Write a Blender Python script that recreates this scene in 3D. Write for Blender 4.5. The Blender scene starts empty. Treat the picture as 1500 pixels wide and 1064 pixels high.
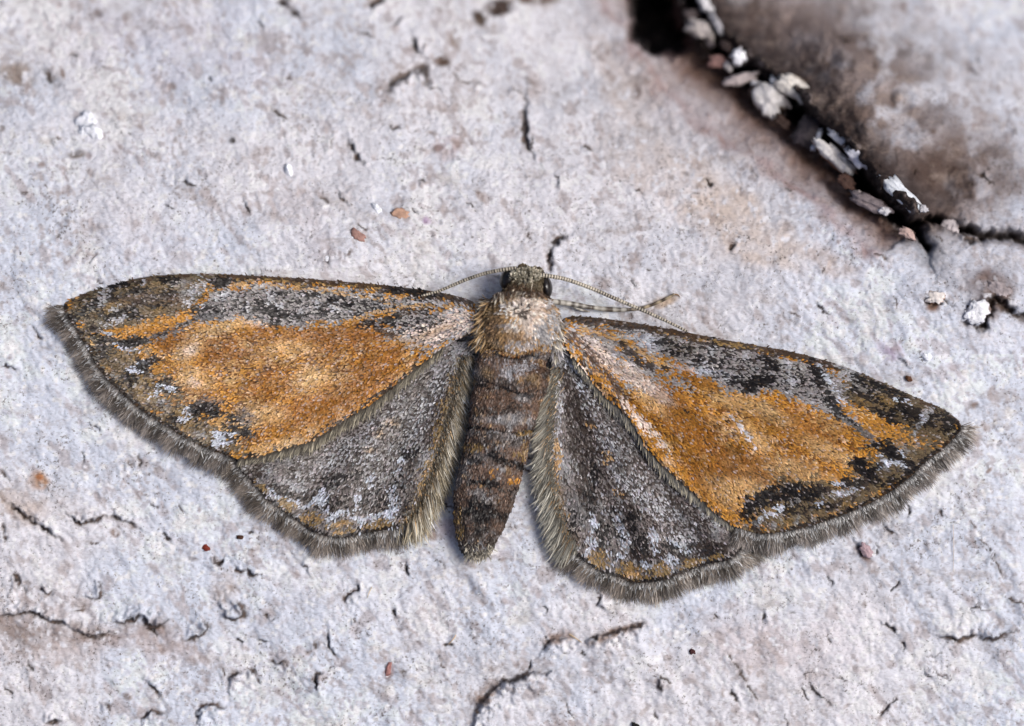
import bpy, math
import numpy as np
from mathutils import Vector
from mathutils.geometry import delaunay_2d_cdt

# ------------------------------------------------------------------ scale
# The moth spans about 21 mm. Lengths below are written in "units" of S metres.
S = 1.57e-5
CX, CY = 750.0, 532.0
DIST = 9550.0            # camera distance in units (150 mm)

scene = bpy.context.scene
COL = scene.collection

# ------------------------------------------------------------------ camera
cam = bpy.data.cameras.new("camera")
cam.sensor_fit = 'HORIZONTAL'
cam.sensor_width = 36.0
cam.lens = 36.0 * DIST / 1500.0
cam.clip_start = 0.005
cam.clip_end = 10.0
cam.dof.use_dof = True
cam.dof.focus_distance = (DIST - 28.0) * S
cam.dof.aperture_fstop = 44.0
camo = bpy.data.objects.new("camera", cam)
camo.location = (0, 0, DIST * S)
COL.objects.link(camo)
scene.camera = camo

# ------------------------------------------------------------------ sky and sun (bright overcast)
SUN_EL, SUN_AZ = math.radians(54), math.radians(82)     # azimuth from +Y towards +X
world = bpy.data.worlds.new("World")
scene.world = world
world.use_nodes = True
wn = world.node_tree
wn.nodes.clear()
sky = wn.nodes.new("ShaderNodeTexSky")
sky.sky_type = 'NISHITA'
sky.sun_disc = False
sky.sun_elevation = SUN_EL
sky.sun_rotation = SUN_AZ
sky.air_density = 0.6
sky.dust_density = 4.0
sky.ozone_density = 0.6
bg = wn.nodes.new("ShaderNodeBackground")
bg.inputs[1].default_value = 0.095
wo = wn.nodes.new("ShaderNodeOutputWorld")
wn.links.new(sky.outputs[0], bg.inputs[0])
wn.links.new(bg.outputs[0], wo.inputs[0])

sun = bpy.data.lights.new("sun", 'SUN')
sun.energy = 2.0
sun.angle = math.radians(26)
sun.color = (1.0, 0.975, 0.95)
suno = bpy.data.objects.new("sun", sun)
sd = Vector((math.sin(SUN_AZ) * math.cos(SUN_EL), math.cos(SUN_AZ) * math.cos(SUN_EL), math.sin(SUN_EL)))
suno.rotation_euler = sd.to_track_quat('Z', 'Y').to_euler()
suno.location = sd * 1.0
COL.objects.link(suno)

vs = scene.view_settings
vs.view_transform = 'Standard'
vs.look = 'None'
vs.gamma = 1.0
vs.exposure = 0.33
vs.use_curve_mapping = False
scene.cycles.max_bounces = 6

rng = np.random.default_rng(11)

# ------------------------------------------------------------------ numeric helpers
def lin(c):
    c = np.asarray(c, float) / 255.0
    return np.where(c <= 0.04045, c / 12.92, ((c + 0.055) / 1.055) ** 2.4)

def _hash(ix, iy, seed):
    h = (ix.astype(np.int64) * 374761393 + iy.astype(np.int64) * 668265263 + seed * 974634769) & 0xffffffff
    h = ((h ^ (h >> 13)) * 1274126177) & 0xffffffff
    h = h ^ (h >> 16)
    return (h & 0xffffff) / float(0x1000000)

def vnoise(x, y, seed=0):
    x0 = np.floor(x); y0 = np.floor(y)
    fx = x - x0; fy = y - y0
    fx = fx * fx * fx * (fx * (fx * 6 - 15) + 10); fy = fy * fy * fy * (fy * (fy * 6 - 15) + 10)
    ix = x0.astype(np.int64); iy = y0.astype(np.int64)
    a = _hash(ix, iy, seed); b = _hash(ix + 1, iy, seed)
    c = _hash(ix, iy + 1, seed); d = _hash(ix + 1, iy + 1, seed)
    return (a * (1 - fx) + b * fx) * (1 - fy) + (c * (1 - fx) + d * fx) * fy - 0.5

def fbm(x, y, size, octaves=3, seed=0, gain=0.5, ang=0.0, stretch=1.0):
    """noise in about -0.5..0.5; size is the largest feature; stretched along ang (degrees)"""
    x = np.asarray(x, float); y = np.asarray(y, float)
    a = math.radians(ang)
    u = (x * math.cos(a) + y * math.sin(a)) / stretch
    v = -x * math.sin(a) + y * math.cos(a)
    out = 0; amp = 1.0; tot = 0
    for k in range(octaves):
        out = out + amp * vnoise(u / size + 17.3 * k, v / size + 9.1 * k, seed + k)
        tot += amp; amp *= gain; size *= 0.5
    return out / tot

def smooth(t):
    t = np.clip(t, 0, 1)
    return t * t * (3 - 2 * t)

def catmull(pts, n=8, closed=False):
    pts = np.asarray(pts, float)
    m = len(pts)
    out = []
    rngi = range(m if closed else m - 1)
    for i in rngi:
        if closed:
            p0, p1, p2, p3 = pts[(i - 1) % m], pts[i], pts[(i + 1) % m], pts[(i + 2) % m]
        else:
            p0, p1, p2, p3 = pts[max(i - 1, 0)], pts[i], pts[i + 1], pts[min(i + 2, m - 1)]
        for k in range(n):
            t = k / n
            out.append(0.5 * ((2 * p1) + (-p0 + p2) * t + (2 * p0 - 5 * p1 + 4 * p2 - p3) * t * t + (-p0 + 3 * p1 - 3 * p2 + p3) * t ** 3))
    if not closed:
        out.append(pts[-1])
    return np.array(out)

def seg_dist(P, line):
    """unsigned and signed distance (positive on the left in a y-down picture's right-hand side) and arc fraction"""
    best = np.full(len(P), 1e9); sgn = np.ones(len(P)); par = np.zeros(len(P))
    L = np.concatenate([[0], np.cumsum(np.hypot(*np.diff(line, axis=0).T))])
    for i in range(len(line) - 1):
        a, b = line[i], line[i + 1]
        ab = b - a
        l2 = max(ab @ ab, 1e-9)
        t = np.clip(((P - a) @ ab) / l2, 0, 1)
        q = P - (a + t[:, None] * ab)
        d = np.hypot(q[:, 0], q[:, 1])
        m = d < best
        best[m] = d[m]
        sgn[m] = np.sign(ab[0] * q[m, 1] - ab[1] * q[m, 0] + 1e-12)
        par[m] = (L[i] + t[m] * (L[i + 1] - L[i])) / max(L[-1], 1e-9)
    return best, best * sgn, par

def inside(P, poly):
    x, y = P[:, 0], P[:, 1]
    r = np.zeros(len(P), bool)
    n = len(poly)
    for i in range(n):
        x1, y1 = poly[i]; x2, y2 = poly[(i + 1) % n]
        if y1 == y2:
            continue
        c = ((y1 > y) != (y2 > y)) & (x < (x2 - x1) * (y - y1) / (y2 - y1) + x1)
        r ^= c
    return r

# ------------------------------------------------------------------ mesh helpers
def to_world(v):
    v = np.asarray(v, float)
    o = np.empty_like(v)
    o[:, 0] = (v[:, 0] - CX) * S
    o[:, 1] = (CY - v[:, 1]) * S
    o[:, 2] = v[:, 2] * S
    return o

def build(name, verts, faces, mat, parent=None, colors=None, smooth_shade=True, origin=(0, 0, 0)):
    """verts in units (x right, y down, z towards the lens); faces (M,3) or (M,4) array, or a list of such arrays"""
    W = to_world(verts) - np.asarray(origin, float)
    me = bpy.data.meshes.new(name)
    fl = faces if isinstance(faces, list) else [faces]
    fl = [np.asarray(f, np.int32)[:, ::-1] for f in fl if len(f)]      # y is flipped, so is the winding
    loops = np.concatenate([f.ravel() for f in fl])
    sizes = np.concatenate([np.full(len(f), f.shape[1], np.int32) for f in fl])
    starts = np.concatenate([[0], np.cumsum(sizes)[:-1]]).astype(np.int32)
    me.vertices.add(len(W)); me.vertices.foreach_set("co", W.astype(np.float32).ravel())
    me.loops.add(len(loops)); me.loops.foreach_set("vertex_index", loops.astype(np.int32))
    me.polygons.add(len(sizes)); me.polygons.foreach_set("loop_start", starts)
    me.polygons.foreach_set("loop_total", sizes)
    me.polygons.foreach_set("use_smooth", np.full(len(sizes), smooth_shade, bool))
    me.update(calc_edges=True)
    if colors is not None:
        at = me.color_attributes.new("Col", 'FLOAT_COLOR', 'POINT')
        c4 = np.ones((len(W), 4), np.float32); c4[:, :3] = np.clip(colors, 0, 1)
        at.data.foreach_set("color", c4.ravel())
    me.materials.append(mat)
    ob = bpy.data.objects.new(name, me)
    COL.objects.link(ob)
    ob.location = origin
    if parent is not None:
        ob.parent = parent
        ob.location = Vector(origin) - parent_origin(parent)
    return ob

def parent_origin(o):
    p = Vector(o.location)
    while o.parent is not None:
        o = o.parent
        p += Vector(o.location)
    return p

def tag(o, label=None, cat=None, group=None, kind=None):
    if label: o["label"] = label
    if cat: o["category"] = cat
    if group: o["group"] = group
    if kind: o["kind"] = kind
    return o

# ------------------------------------------------------------------ materials
def px_coords(nt):
    """object coordinates in units"""
    tc = nt.nodes.new("ShaderNodeTexCoord")
    sc = nt.nodes.new("ShaderNodeVectorMath"); sc.operation = 'SCALE'
    sc.inputs[3].default_value = 1.0 / S
    nt.links.new(tc.outputs["Object"], sc.inputs[0])
    return sc.outputs[0]

def noise_node(nt, vec, size, detail=3, rough=0.55):
    n = nt.nodes.new("ShaderNodeTexNoise")
    n.inputs["Scale"].default_value = 1.0 / size
    n.inputs["Detail"].default_value = detail
    n.inputs["Roughness"].default_value = rough
    nt.links.new(vec, n.inputs["Vector"])
    return n.outputs["Fac"]

def ramp(nt, fac, stops):
    r = nt.nodes.new("ShaderNodeValToRGB")
    e = r.color_ramp.elements
    while len(e) < len(stops):
        e.new(0.5)
    for k, (p, c) in enumerate(stops):
        e[k].position = p
        e[k].color = (*c, 1) if len(c) == 3 else c
    nt.links.new(fac, r.inputs[0])
    return r.outputs[0]

def mix(nt, a, b, fac, mode='MIX'):
    m = nt.nodes.new("ShaderNodeMix"); m.data_type = 'RGBA'; m.blend_type = mode
    for sock, v in ((m.inputs[0], fac), (m.inputs[6], a), (m.inputs[7], b)):
        if isinstance(v, (int, float)):
            sock.default_value = v
        elif isinstance(v, tuple):
            sock.default_value = (*v, 1)
        else:
            nt.links.new(v, sock)
    return m.outputs[2]

def vc_material(name, rough=0.5, spec=0.5, sheen=0.0, bump=0.0, bump_size=2.0, variation=0.0, translucent=0.0, aniso=0.0):
    """procedural material: colour attribute with a noise variation and fine relief"""
    m = bpy.data.materials.new(name); m.use_nodes = True
    nt = m.node_tree
    b = nt.nodes["Principled BSDF"]
    vc = nt.nodes.new("ShaderNodeVertexColor"); vc.layer_name = "Col"
    col = vc.outputs[0]
    P = px_coords(nt)
    if variation:
        n = noise_node(nt, P, 7.0, 4)
        v = ramp(nt, n, [(0.25, (1 - variation,) * 3), (0.75, (1 + variation,) * 3)])
        col = mix(nt, col, v, 1.0, 'MULTIPLY')
    nt.links.new(col, b.inputs["Base Color"])
    b.inputs["Roughness"].default_value = rough
    b.inputs["Specular IOR Level"].default_value = spec
    b.inputs["Sheen Weight"].default_value = sheen
    if bump:
        bn = nt.nodes.new("ShaderNodeBump")
        bn.inputs["Strength"].default_value = 1.0
        bn.inputs["Distance"].default_value = bump * S
        nt.links.new(noise_node(nt, P, bump_size, 3), bn.inputs["Height"])
        nt.links.new(bn.outputs[0], b.inputs["Normal"])
    if translucent:
        tr = nt.nodes.new("ShaderNodeBsdfTranslucent")
        nt.links.new(col, tr.inputs[0])
        mx = nt.nodes.new("ShaderNodeMixShader"); mx.inputs[0].default_value = translucent
        nt.links.new(b.outputs[0], mx.inputs[1]); nt.links.new(tr.outputs[0], mx.inputs[2])
        nt.links.new(mx.outputs[0], nt.nodes["Material Output"].inputs[0])
    return m

def bark_material():
    m = bpy.data.materials.new("birch_bark"); m.use_nodes = True
    nt = m.node_tree
    b = nt.nodes["Principled BSDF"]
    vc = nt.nodes.new("ShaderNodeVertexColor"); vc.layer_name = "Col"
    P = px_coords(nt)
    mp = nt.nodes.new("ShaderNodeMapping")            # fibres run diagonally
    mp.inputs["Rotation"].default_value = (0, 0, math.radians(52))
    mp.inputs["Scale"].default_value = (0.45, 1.0, 1.0)
    nt.links.new(P, mp.inputs[0])
    F = mp.outputs[0]
    grain = noise_node(nt, F, 4.0, 5, 0.75)
    col = mix(nt, vc.outputs[0], ramp(nt, grain, [(0.25, (0.55, 0.52, 0.52)), (0.46, (0.97, 0.96, 0.97)), (0.75, (1.12, 1.12, 1.13))]), 1.0, 'MULTIPLY')
    # brown dust in small patches
    dust = noise_node(nt, F, 34.0, 6, 0.72)
    col = mix(nt, col, (0.34, 0.27, 0.23), ramp(nt, dust, [(0.53, (0, 0, 0)), (0.72, (0.6, 0.6, 0.6))]))
    # dark specks
    sp = noise_node(nt, P, 4.6, 3, 0.62)
    dens = noise_node(nt, P, 70.0, 5, 0.7)
    ad = nt.nodes.new("ShaderNodeMath"); ad.operation = 'MULTIPLY_ADD'
    nt.links.new(dens, ad.inputs[0]); ad.inputs[1].default_value = 0.5
    nt.links.new(sp, ad.inputs[2])
    col = mix(nt, col, (0.11, 0.085, 0.07), ramp(nt, ad.outputs[0], [(0.86, (0, 0, 0)), (0.97, (0.8, 0.8, 0.8))]))
    sp2 = noise_node(nt, P, 9.0, 4, 0.7)
    col = mix(nt, col, (0.05, 0.04, 0.035), ramp(nt, sp2, [(0.715, (0, 0, 0)), (0.76, (0.9, 0.9, 0.9))]))
    nt.links.new(col, b.inputs["Base Color"])
    b.inputs["Roughness"].default_value = 0.8
    b.inputs["Specular IOR Level"].default_value = 0.25
    bn = nt.nodes.new("ShaderNodeBump"); bn.inputs["Strength"].default_value = 1.0
    bn.inputs["Distance"].default_value = 3.4 * S
    nt.links.new(noise_node(nt, F, 4.0, 6, 0.78), bn.inputs["Height"])
    nt.links.new(bn.outputs[0], b.inputs["Normal"])
    return m

M_bark = bark_material()
M_crust = vc_material("bark_crust", 0.75, 0.3, bump=4.0, bump_size=9.0, variation=0.25)
M_scale = vc_material("wing_scales", 0.40, 0.34, variation=0.0, translucent=0.08)
M_membrane = vc_material("wing_membrane", 0.5, 0.4, variation=0.2)
M_hair = vc_material("moth_hair", 0.36, 0.5, translucent=0.12)
M_body = vc_material("body_cuticle", 0.5, 0.4, bump=2.0, bump_size=5.0, variation=0.3)
M_horn = vc_material("antenna_cuticle", 0.4, 0.5, bump=0.5, bump_size=2.0, variation=0.2)
M_eye = bpy.data.materials.new("compound_eye"); M_eye.use_nodes = True
_nt = M_eye.node_tree; _b = _nt.nodes["Principled BSDF"]
_b.inputs["Roughness"].default_value = 0.28
_vo = _nt.nodes.new("ShaderNodeTexVoronoi"); _vo.inputs["Scale"].default_value = 1 / 1.8
_nt.links.new(px_coords(_nt), _vo.inputs["Vector"])
_nt.links.new(ramp(_nt, _vo.outputs["Distance"], [(0.2, (0.016, 0.011, 0.009)), (0.8, (0.004, 0.003, 0.003))]), _b.inputs["Base Color"])

# ------------------------------------------------------------------ bark: relief and colour
def bark_base(x, y):
    """broad form: level under the moth, bending away above it and more to the right"""
    x = np.asarray(x, float); y = np.asarray(y, float)
    t = np.maximum(0, 430 - y)
    slope = 0.58 + 0.42 * smooth((x - 300) / 900)
    z = -slope * (np.sqrt(t * t + 140 ** 2) - 140)
    z = -900 * np.tanh(-z / 900)
    t2 = np.maximum(0, x - 1330)
    z -= 0.18 * (np.sqrt(t2 * t2 + 80 ** 2) - 80) * smooth((900 - y) / 300)
    z += 14 * fbm(x, y, 380, 2, 5)
    return z

FISSURE = [(985, -60), (1012, 0), (1036, 45), (1070, 84), (1108, 116), (1145, 142), (1175, 170), (1205, 200), (1234, 231), (1262, 264), (1295, 296), (1327, 321), (1344, 336), (1357, 366)]
FIS = catmull(FISSURE, 6)
BRANCH = catmull([(1345, 325), (1372, 322), (1400, 330), (1440, 346), (1475, 344), (1560, 352)], 5)

# crack: points, width, depth, lip height, lip side (+1 / -1)
CRACKS = [
    ([(0, 687), (23, 713)], 1.6, 5, 2, 1), ([(8, 734), (27, 749), (49, 764), (72, 778), (89, 791)], 2.8, 16, 5, -1),
    ([(104, 757), (118, 768), (131, 762), (156, 757)], 2.0, 9, 6, -1), ([(165, 749), (171, 761), (186, 764), (203, 773)], 2.2, 10, 6, -1),
    ([(4, 770), (6, 793)], 2.4, 10, 4, 1), ([(146, 856), (148, 868), (143, 876), (130, 876)], 2.2, 12, 10, 1),
    ([(17, 840), (26, 854), (23, 865)], 2.4, 12, 7, 1), ([(61, 861), (68, 869), (78, 865)], 1.8, 9, 8, -1),
    ([(121, 884), (120, 892), (112, 894)], 2.0, 9, 7, 1), ([(0, 901), (28, 899), (57, 901), (80, 911), (95, 913)], 2.6, 12, 9, -1),
    ([(106, 922), (118, 930), (140, 932), (161, 926)], 2.6, 12, 9, -1), ([(163, 913), (186, 911), (209, 903), (216, 913), (228, 919), (247, 907)], 2.6, 13, 11, -1),
    ([(270, 937), (289, 934), (304, 922), (298, 909)], 2.0, 10, 9, -1), ([(347, 880), (357, 895), (351, 906), (336, 905), (328, 895)], 2.6, 14, 12, 1),
    ([(336, 1006), (338, 991), (353, 987)], 2.8, 12, 9, 1), ([(368, 981), (380, 1000)], 2.4, 10, 6, 1),
    ([(209, 1059), (216, 1044), (239, 1046), (253, 1063)], 2.4, 12, 9, 1), ([(292, 1058), (290, 1042), (302, 1034), (326, 1036)], 2.6, 12, 10, 1),
    ([(154, 1030), (159, 1040)], 2.4, 10, 6, 1), ([(218, 1000), (230, 1015)], 2.6, 10, 7, -1), ([(66, 1062), (87, 1057)], 2.6, 10, 7, -1),
    ([(40, 967), (46, 983)], 1.5, 6, 4, 1), ([(345, 830), (350, 837), (358, 836)], 2.0, 9, 6, -1), ([(363, 832), (366, 841), (376, 843)], 2.0, 9, 6, -1),
    ([(201, 667), (205, 683)], 1.8, 8, 3, 1), ([(391, 725), (396, 737)], 1.6, 8, 3, 1), ([(312, 815), (318, 828), (328, 818)], 1.8, 8, 4, 1),
    ([(392, 970), (418, 973), (432, 987), (441, 999)], 1.9, 9, 5, 1), ([(479, 926), (484, 947), (491, 961)], 2.2, 10, 5, -1),
    ([(471, 987), (462, 990), (465, 1010)], 2.2, 10, 6, -1), ([(520, 853), (524, 864), (505, 876), (508, 888)], 2.2, 9, 5, -1),
    ([(595, 826), (598, 841)], 2.0, 9, 4, -1), ([(574, 892), (579, 902)], 1.6, 6, 4, -1),
    ([(690, 1066), (702, 1037), (713, 1020), (737, 999), (751, 998), (772, 987), (800, 985)], 3.2, 15, 17, 1),
    ([(796, 951), (810, 937), (832, 936)], 3.0, 11, 11, 1), ([(855, 940), (879, 930), (900, 925), (946, 912)], 2.4, 10, 12, 1),
    ([(1372, 932), (1396, 936), (1432, 932), (1452, 936), (1492, 922)], 2.6, 9, 9, -1), ([(1472, 874), (1500, 886), (1530, 890)], 1.8, 7, 4, 1),
    ([(1294, 914), (1304, 918), (1314, 928)], 1.6, 7, 5, -1), ([(1120, 900), (1118, 912)], 2.2, 6, 5, -1), ([(1064, 952), (1070, 966), (1088, 992), (1110, 1030)], 1.4, 4, 3, 1),
    ([(407, 4), (422, 11), (439, 28)], 3.6, 12, 3, 1), ([(543, 15), (549, 4), (562, 0)], 3.6, 10, 3, 1),
    ([(605, 56), (610, 71), (622, 83)], 3.0, 12, 7, -1), ([(567, 131), (592, 111), (622, 101), (625, 124)], 5.0, 10, 6, 1),
    ([(507, 199), (520, 225), (531, 240)], 3.4, 10, 4, -1), ([(770, 139), (768, 188), (770, 207), (780, 226)], 3.2, 10, 5, -1),
    ([(834, 342), (815, 353), (804, 372), (808, 395)], 3.2, 10, 5, -1), ([(62, 101), (81, 124)], 3.4, 8, 3, 1),
    ([(1413, 472), (1440, 479), (1447, 464), (1456, 440), (1476, 452), (1505, 464), (1560, 470)], 4.5, 22, 6, -1),
    ([(1405, 332), (1420, 350), (1440, 352)], 4.0, 14, 4, 1), ([(1352, 438), (1362, 444), (1380, 444)], 3.5, 12, 4, -1),
    ([(474, 376), (480, 388)], 3.2, 10, 4, 1), ([(1256, 796), (1262, 808), (1270, 815)], 3.2, 8, 6, -1),
    ([(1290, 1052), (1310, 1028), (1330, 1030)], 1.6, 5, 4, 1), ([(1186, 1000), (1200, 1020), (1222, 1034)], 1.5, 4, 4, -1),
    ([(1400, 740), (1440, 790), (1470, 850)], 1.5, 3, 3, 1), ([(640, 960), (652, 980)], 1.4, 3, 3, 1),
]
for k in range(260):                                    # hair cracks and lifted fibres all over the sheet
    x = rng.uniform(-20, 1520); y = rng.uniform(-20, 1080)
    if y < 420 and rng.random() < 0.45:
        continue
    l = rng.uniform(4, 15); a = math.radians(rng.normal(50, 32)); c = rng.uniform(-0.7, 0.7)
    pts = [(x, y), (x + l * math.cos(a), y + l * math.sin(a)), (x + l * math.cos(a) + 0.7 * l * math.cos(a + c), y + l * math.sin(a) + 0.7 * l * math.sin(a + c))]
    CRACKS.append((pts, rng.uniform(0.9, 1.7), rng.uniform(3, 7), rng.uniform(1, 5), rng.choice([-1, 1])))

# stains, with some shade painted as colour: x, y, rx, ry, angle, colour, strength
STAINS_AND_SHADE = [
    (150, 22, 9, 7, 0, (92, 78, 66), .6), (192, 24, 8, 9, 0, (120, 104, 86), .5), (113, 225, 18, 7, -15, (104, 92, 78), .6), (340, 208, 5, 5, 0, (50, 40, 34), .8),
    (650, 86, 13, 14, 0, (86, 68, 56), .85), (735, 9, 20, 14, 20, (62, 48, 42), .9), (708, 22, 15, 11, 30, (78, 64, 54), .8), (672, 58, 10, 16, 0, (126, 106, 88), .55),
    (780, 4, 34, 10, 0, (104, 86, 74), .7), (640, 216, 8, 7, 0, (36, 26, 24), .95), (650, 208, 24, 24, 0, (190, 168, 164), .5), (20, 110, 22, 20, 0, (150, 130, 110), .5),  # small near-black spot paints the darkness of a pit
    (1300, 515, 20, 22, 0, (184, 172, 190), .75), (622, 326, 7, 6, 0, (172, 130, 178), .7), (643, 325, 4, 4, 0, (40, 32, 44), .9), (55, 704, 17, 13, 30, (196, 150, 110), .6),
    (56, 700, 6, 5, 0, (186, 112, 50), .6), (30, 735, 40, 22, 30, (190, 172, 158), .4), (60, 920, 80, 20, 10, (128, 104, 88), .45), (190, 925, 80, 18, 0, (140, 116, 100), .4),
    (100, 950, 110, 22, 0, (170, 150, 140), .35), (250, 955, 70, 22, 10, (176, 154, 144), .35), (330, 860, 40, 26, 40, (186, 172, 162), .3),
    (720, 1010, 26, 14, -40, (150, 118, 92), .5), (815, 935, 24, 10, -20, (138, 106, 80), .5), (900, 930, 50, 8, -16, (150, 120, 96), .5),
    (1450, 425, 36, 30, 0, (112, 96, 92), .6), (1462, 440, 26, 14, 20, (66, 54, 52), .6), (1368, 446, 14, 8, 0, (120, 84, 60), .6), (1264, 808, 15, 10, 50, (104, 78, 76), .75),
    (975, 440, 26, 10, -10, (196, 170, 140), .5), (1210, 380, 60, 20, 35, (190, 168, 150), .4), (690, 790, 60, 36, 0, (206, 186, 186), .45), (1000, 300, 130, 60, 40, (214, 198, 186), .35),  # pinkish patch around the abdomen tip paints its shadow on the bark
    (1090, 330, 120, 40, 42, (214, 196, 180), .4), (930, 130, 40, 90, -30, (216, 202, 192), .35), (570, 985, 6, 12, 20, (150, 112, 108), .5), (200, 360, 90, 60, 20, (190, 184, 186), .3),
    (450, 320, 80, 50, 40, (196, 186, 186), .3), (1120, 930, 140, 60, 20, (206, 192, 190), .3), (280, 60, 140, 60, 0, (196, 194, 206), .3),
]

for k in range(150):
    STAINS_AND_SHADE.append((rng.uniform(0, 1500), rng.uniform(0, 1064), rng.uniform(3, 11), rng.uniform(3, 8), rng.uniform(0, 90), [(150, 130, 118), (120, 104, 94), (172, 158, 156)][k % 3], rng.uniform(.25, .55)))
MOTH_AREA = np.array([(60, 430), (250, 385), (700, 400), (1000, 460), (1430, 590), (1430, 680), (1150, 810), (950, 900), (800, 840), (640, 830), (480, 835), (330, 700), (120, 600)], float)

def patch_mask(P, x, y, rx, ry, ang, warp):
    a = math.radians(ang)
    dx = P[:, 0] - x + warp[0] * min(rx, ry) * 1.1; dy = P[:, 1] - y + warp[1] * min(rx, ry) * 1.1
    u = (dx * math.cos(a) + dy * math.sin(a)) / rx; v = (-dx * math.sin(a) + dy * math.cos(a)) / ry
    return smooth((1.25 - np.hypot(u, v)) / 0.8)

def bark_fields(x, y):
    """height and albedo for flat arrays of points"""
    z = bark_base(x, y)
    x = CX + (x - CX) * DIST / (DIST - z); y = CY + (y - CY) * DIST / (DIST - z)      # where the features were read off
    P = np.stack([x, y], 1)
    wx, wy = fbm(x, y, 60, 3, 21), fbm(x, y, 60, 3, 33)
    # large undulation, wrinkles across the grain, pebbled powder
    z += 9 * fbm(x, y, 120, 3, 3) + 7 * fbm(x, y, 36, 3, 7, ang=52, stretch=2.2) + 2.6 * fbm(x, y, 12, 2, 13, ang=52, stretch=1.6)
    clump = np.abs(fbm(x, y, 5.5, 1, 15, ang=52, stretch=1.3)) + 0.5 * np.abs(fbm(x, y, 15, 2, 17, ang=52, stretch=1.5))
    z += 6.5 * np.minimum(clump, 0.32)
    z += 5.0 * np.abs(fbm(x, y, 26, 2, 19, ang=40, stretch=1.4))
    wr = np.exp(-(((x - 1410) / 120) ** 2 + ((y - 860) / 90) ** 2)) + np.exp(-(((x - 930) / 130) ** 2 + ((y - 1010) / 80) ** 2)) \
        + 0.8 * np.exp(-(((x - 680) / 90) ** 2 + ((y - 880) / 60) ** 2)) + 0.5 * np.exp(-(((x - 1280) / 160) ** 2 + ((y - 470) / 80) ** 2))
    z += wr * 13 * fbm(x, y, 20, 2, 41, ang=58, stretch=3.0)
    # plate that starts at the torn edge in the lower middle
    # colour
    white = lin((223, 229, 240)); c = np.tile(white, (len(x), 1))
    tone = fbm(x, y, 260, 4, 51); tone2 = fbm(x, y, 70, 4, 57)
    warm = smooth(0.5 + 2.6 * tone + 0.8 * tone2)[:, None]
    c = c * (1 - 0.5 * warm) + 0.5 * warm * lin((231, 224, 221))
    c *= (1 + 0.42 * tone2 + 0.25 * fbm(x, y, 22, 3, 63))[:, None]
    mot = np.clip(1 + 1.5 * fbm(x, y, 14, 3, 71), 0, 1.2)
    for (sx, sy, rx, ry, an, cc, st) in STAINS_AND_SHADE:
        rm = 2.6 * max(rx, ry) + 4
        ii = np.nonzero((np.abs(x - sx) < rm) & (np.abs(y - sy) < rm))[0]
        if not len(ii):
            continue
        m = (patch_mask(P[ii], sx, sy, rx, ry, an, (wx[ii] * 2, wy[ii] * 2)) * min(0.97, st * 1.35) * mot[ii])[:, None]
        m = np.clip(m, 0, 1)
        c[ii] = c[ii] * (1 - m) + m * lin(cc)
    grit = fbm(x, y, 6, 2, 73, ang=52, stretch=1.4); patch = smooth(0.45 + 2.2 * fbm(x, y, 90, 3, 75))
    m = np.clip((grit - 0.12) * 4.0, 0, 0.5) * (0.25 + 0.75 * patch)
    c = c * (1 - m[:, None]) + m[:, None] * lin((150, 132, 122))
    m = np.clip((fbm(x, y, 16, 3, 77, ang=52, stretch=1.6) - 0.13) * 4.0, 0, 0.5)[:, None]
    c = c * (1 - m) + m * lin((164, 148, 142))
    m = np.clip((fbm(x, y, 9, 2, 79) - 0.16) * 6.0, 0, 0.8)[:, None]
    c = c * (1 - m) + m * lin((240, 241, 246))
    # ---- fissure with its trough and stained banks
    near = (x > 780) & (y < 520)
    idx = np.nonzero(near)[0]
    if len(idx):
        Q = P[idx]; qx, qy = Q[:, 0], Q[:, 1]
        Qw = Q + np.stack([fbm(qx, qy, 26, 3, 81), fbm(qx, qy, 26, 3, 83)], 1) * 16 + np.stack([fbm(qx, qy, 9, 2, 82), fbm(qx, qy, 9, 2, 84)], 1) * 9
        d, sg, par = seg_dist(Qw, FIS)
        side = sg                                           # + on the moth's side (lower left)
        end = smooth((1.0 - par) / 0.12)
        wid = 4.0 + 5 * np.exp(-((par - .55) / .35) ** 2)
        crack = np.exp(-(d / wid) ** 2) * (0.45 + 0.55 * end)
        left = side > 0
        past = smooth((par - 0.93) / 0.07)
        far = 1 / (1 + np.exp(np.clip(side / (2 + 34 * past), -30, 30))) * (1 - 0.75 * past)       # weight of the far bank, fading past the end
        tw = 122 - 62 * par + 32 * fbm(qx, qy, 50, 3, 85)
        trough = np.where(left, smooth(1 - d / tw), smooth(1 - d / 22.0)) * (0.25 + 0.75 * end)
        rim = np.exp(-((side - tw - 10) / 16) ** 2) * left * end
        bankR = far * smooth(1 - d / 150.0)
        zz = -130 * crack - 44 * trough + 6 * rim + 20 * bankR * end + 85 * far * np.exp(-(((qx - 1275) * 0.8 + (qy - 120) * 0.6) / 130) ** 2 - ((-(qx - 1275) * 0.6 + (qy - 120) * 0.8) / 85) ** 2)
        pit = patch_mask(Q, 957, 12, 36, 66, -18, (wx[idx] * 1.5 + 0.6 * fbm(qx, qy, 14, 3, 86), wy[idx] * 1.5 + 0.6 * fbm(qx, qy, 14, 3, 88)))
        zz += -170 * pit
        zz += (26 * np.exp(-((d - 17) / 10) ** 2) * (1 + 2.2 * fbm(qx, qy, 18, 3, 90)) + 10 * fbm(qx, qy, 9, 2, 92) * np.exp(-(d / 34) ** 2)) * end
        zz += (bankR * 0.8 + 0.2 * far) * (44 * fbm(qx, qy, 60, 4, 87) + 14 * fbm(qx, qy, 18, 3, 89))
        # ring-shaped growth on the far bank
        rr = np.hypot((qx - 1312) / 1.0, (qy - 146) / 0.9)
        zz += 7 * np.cos(rr / 5.2) * np.exp(-(rr / 30) ** 2)
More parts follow.
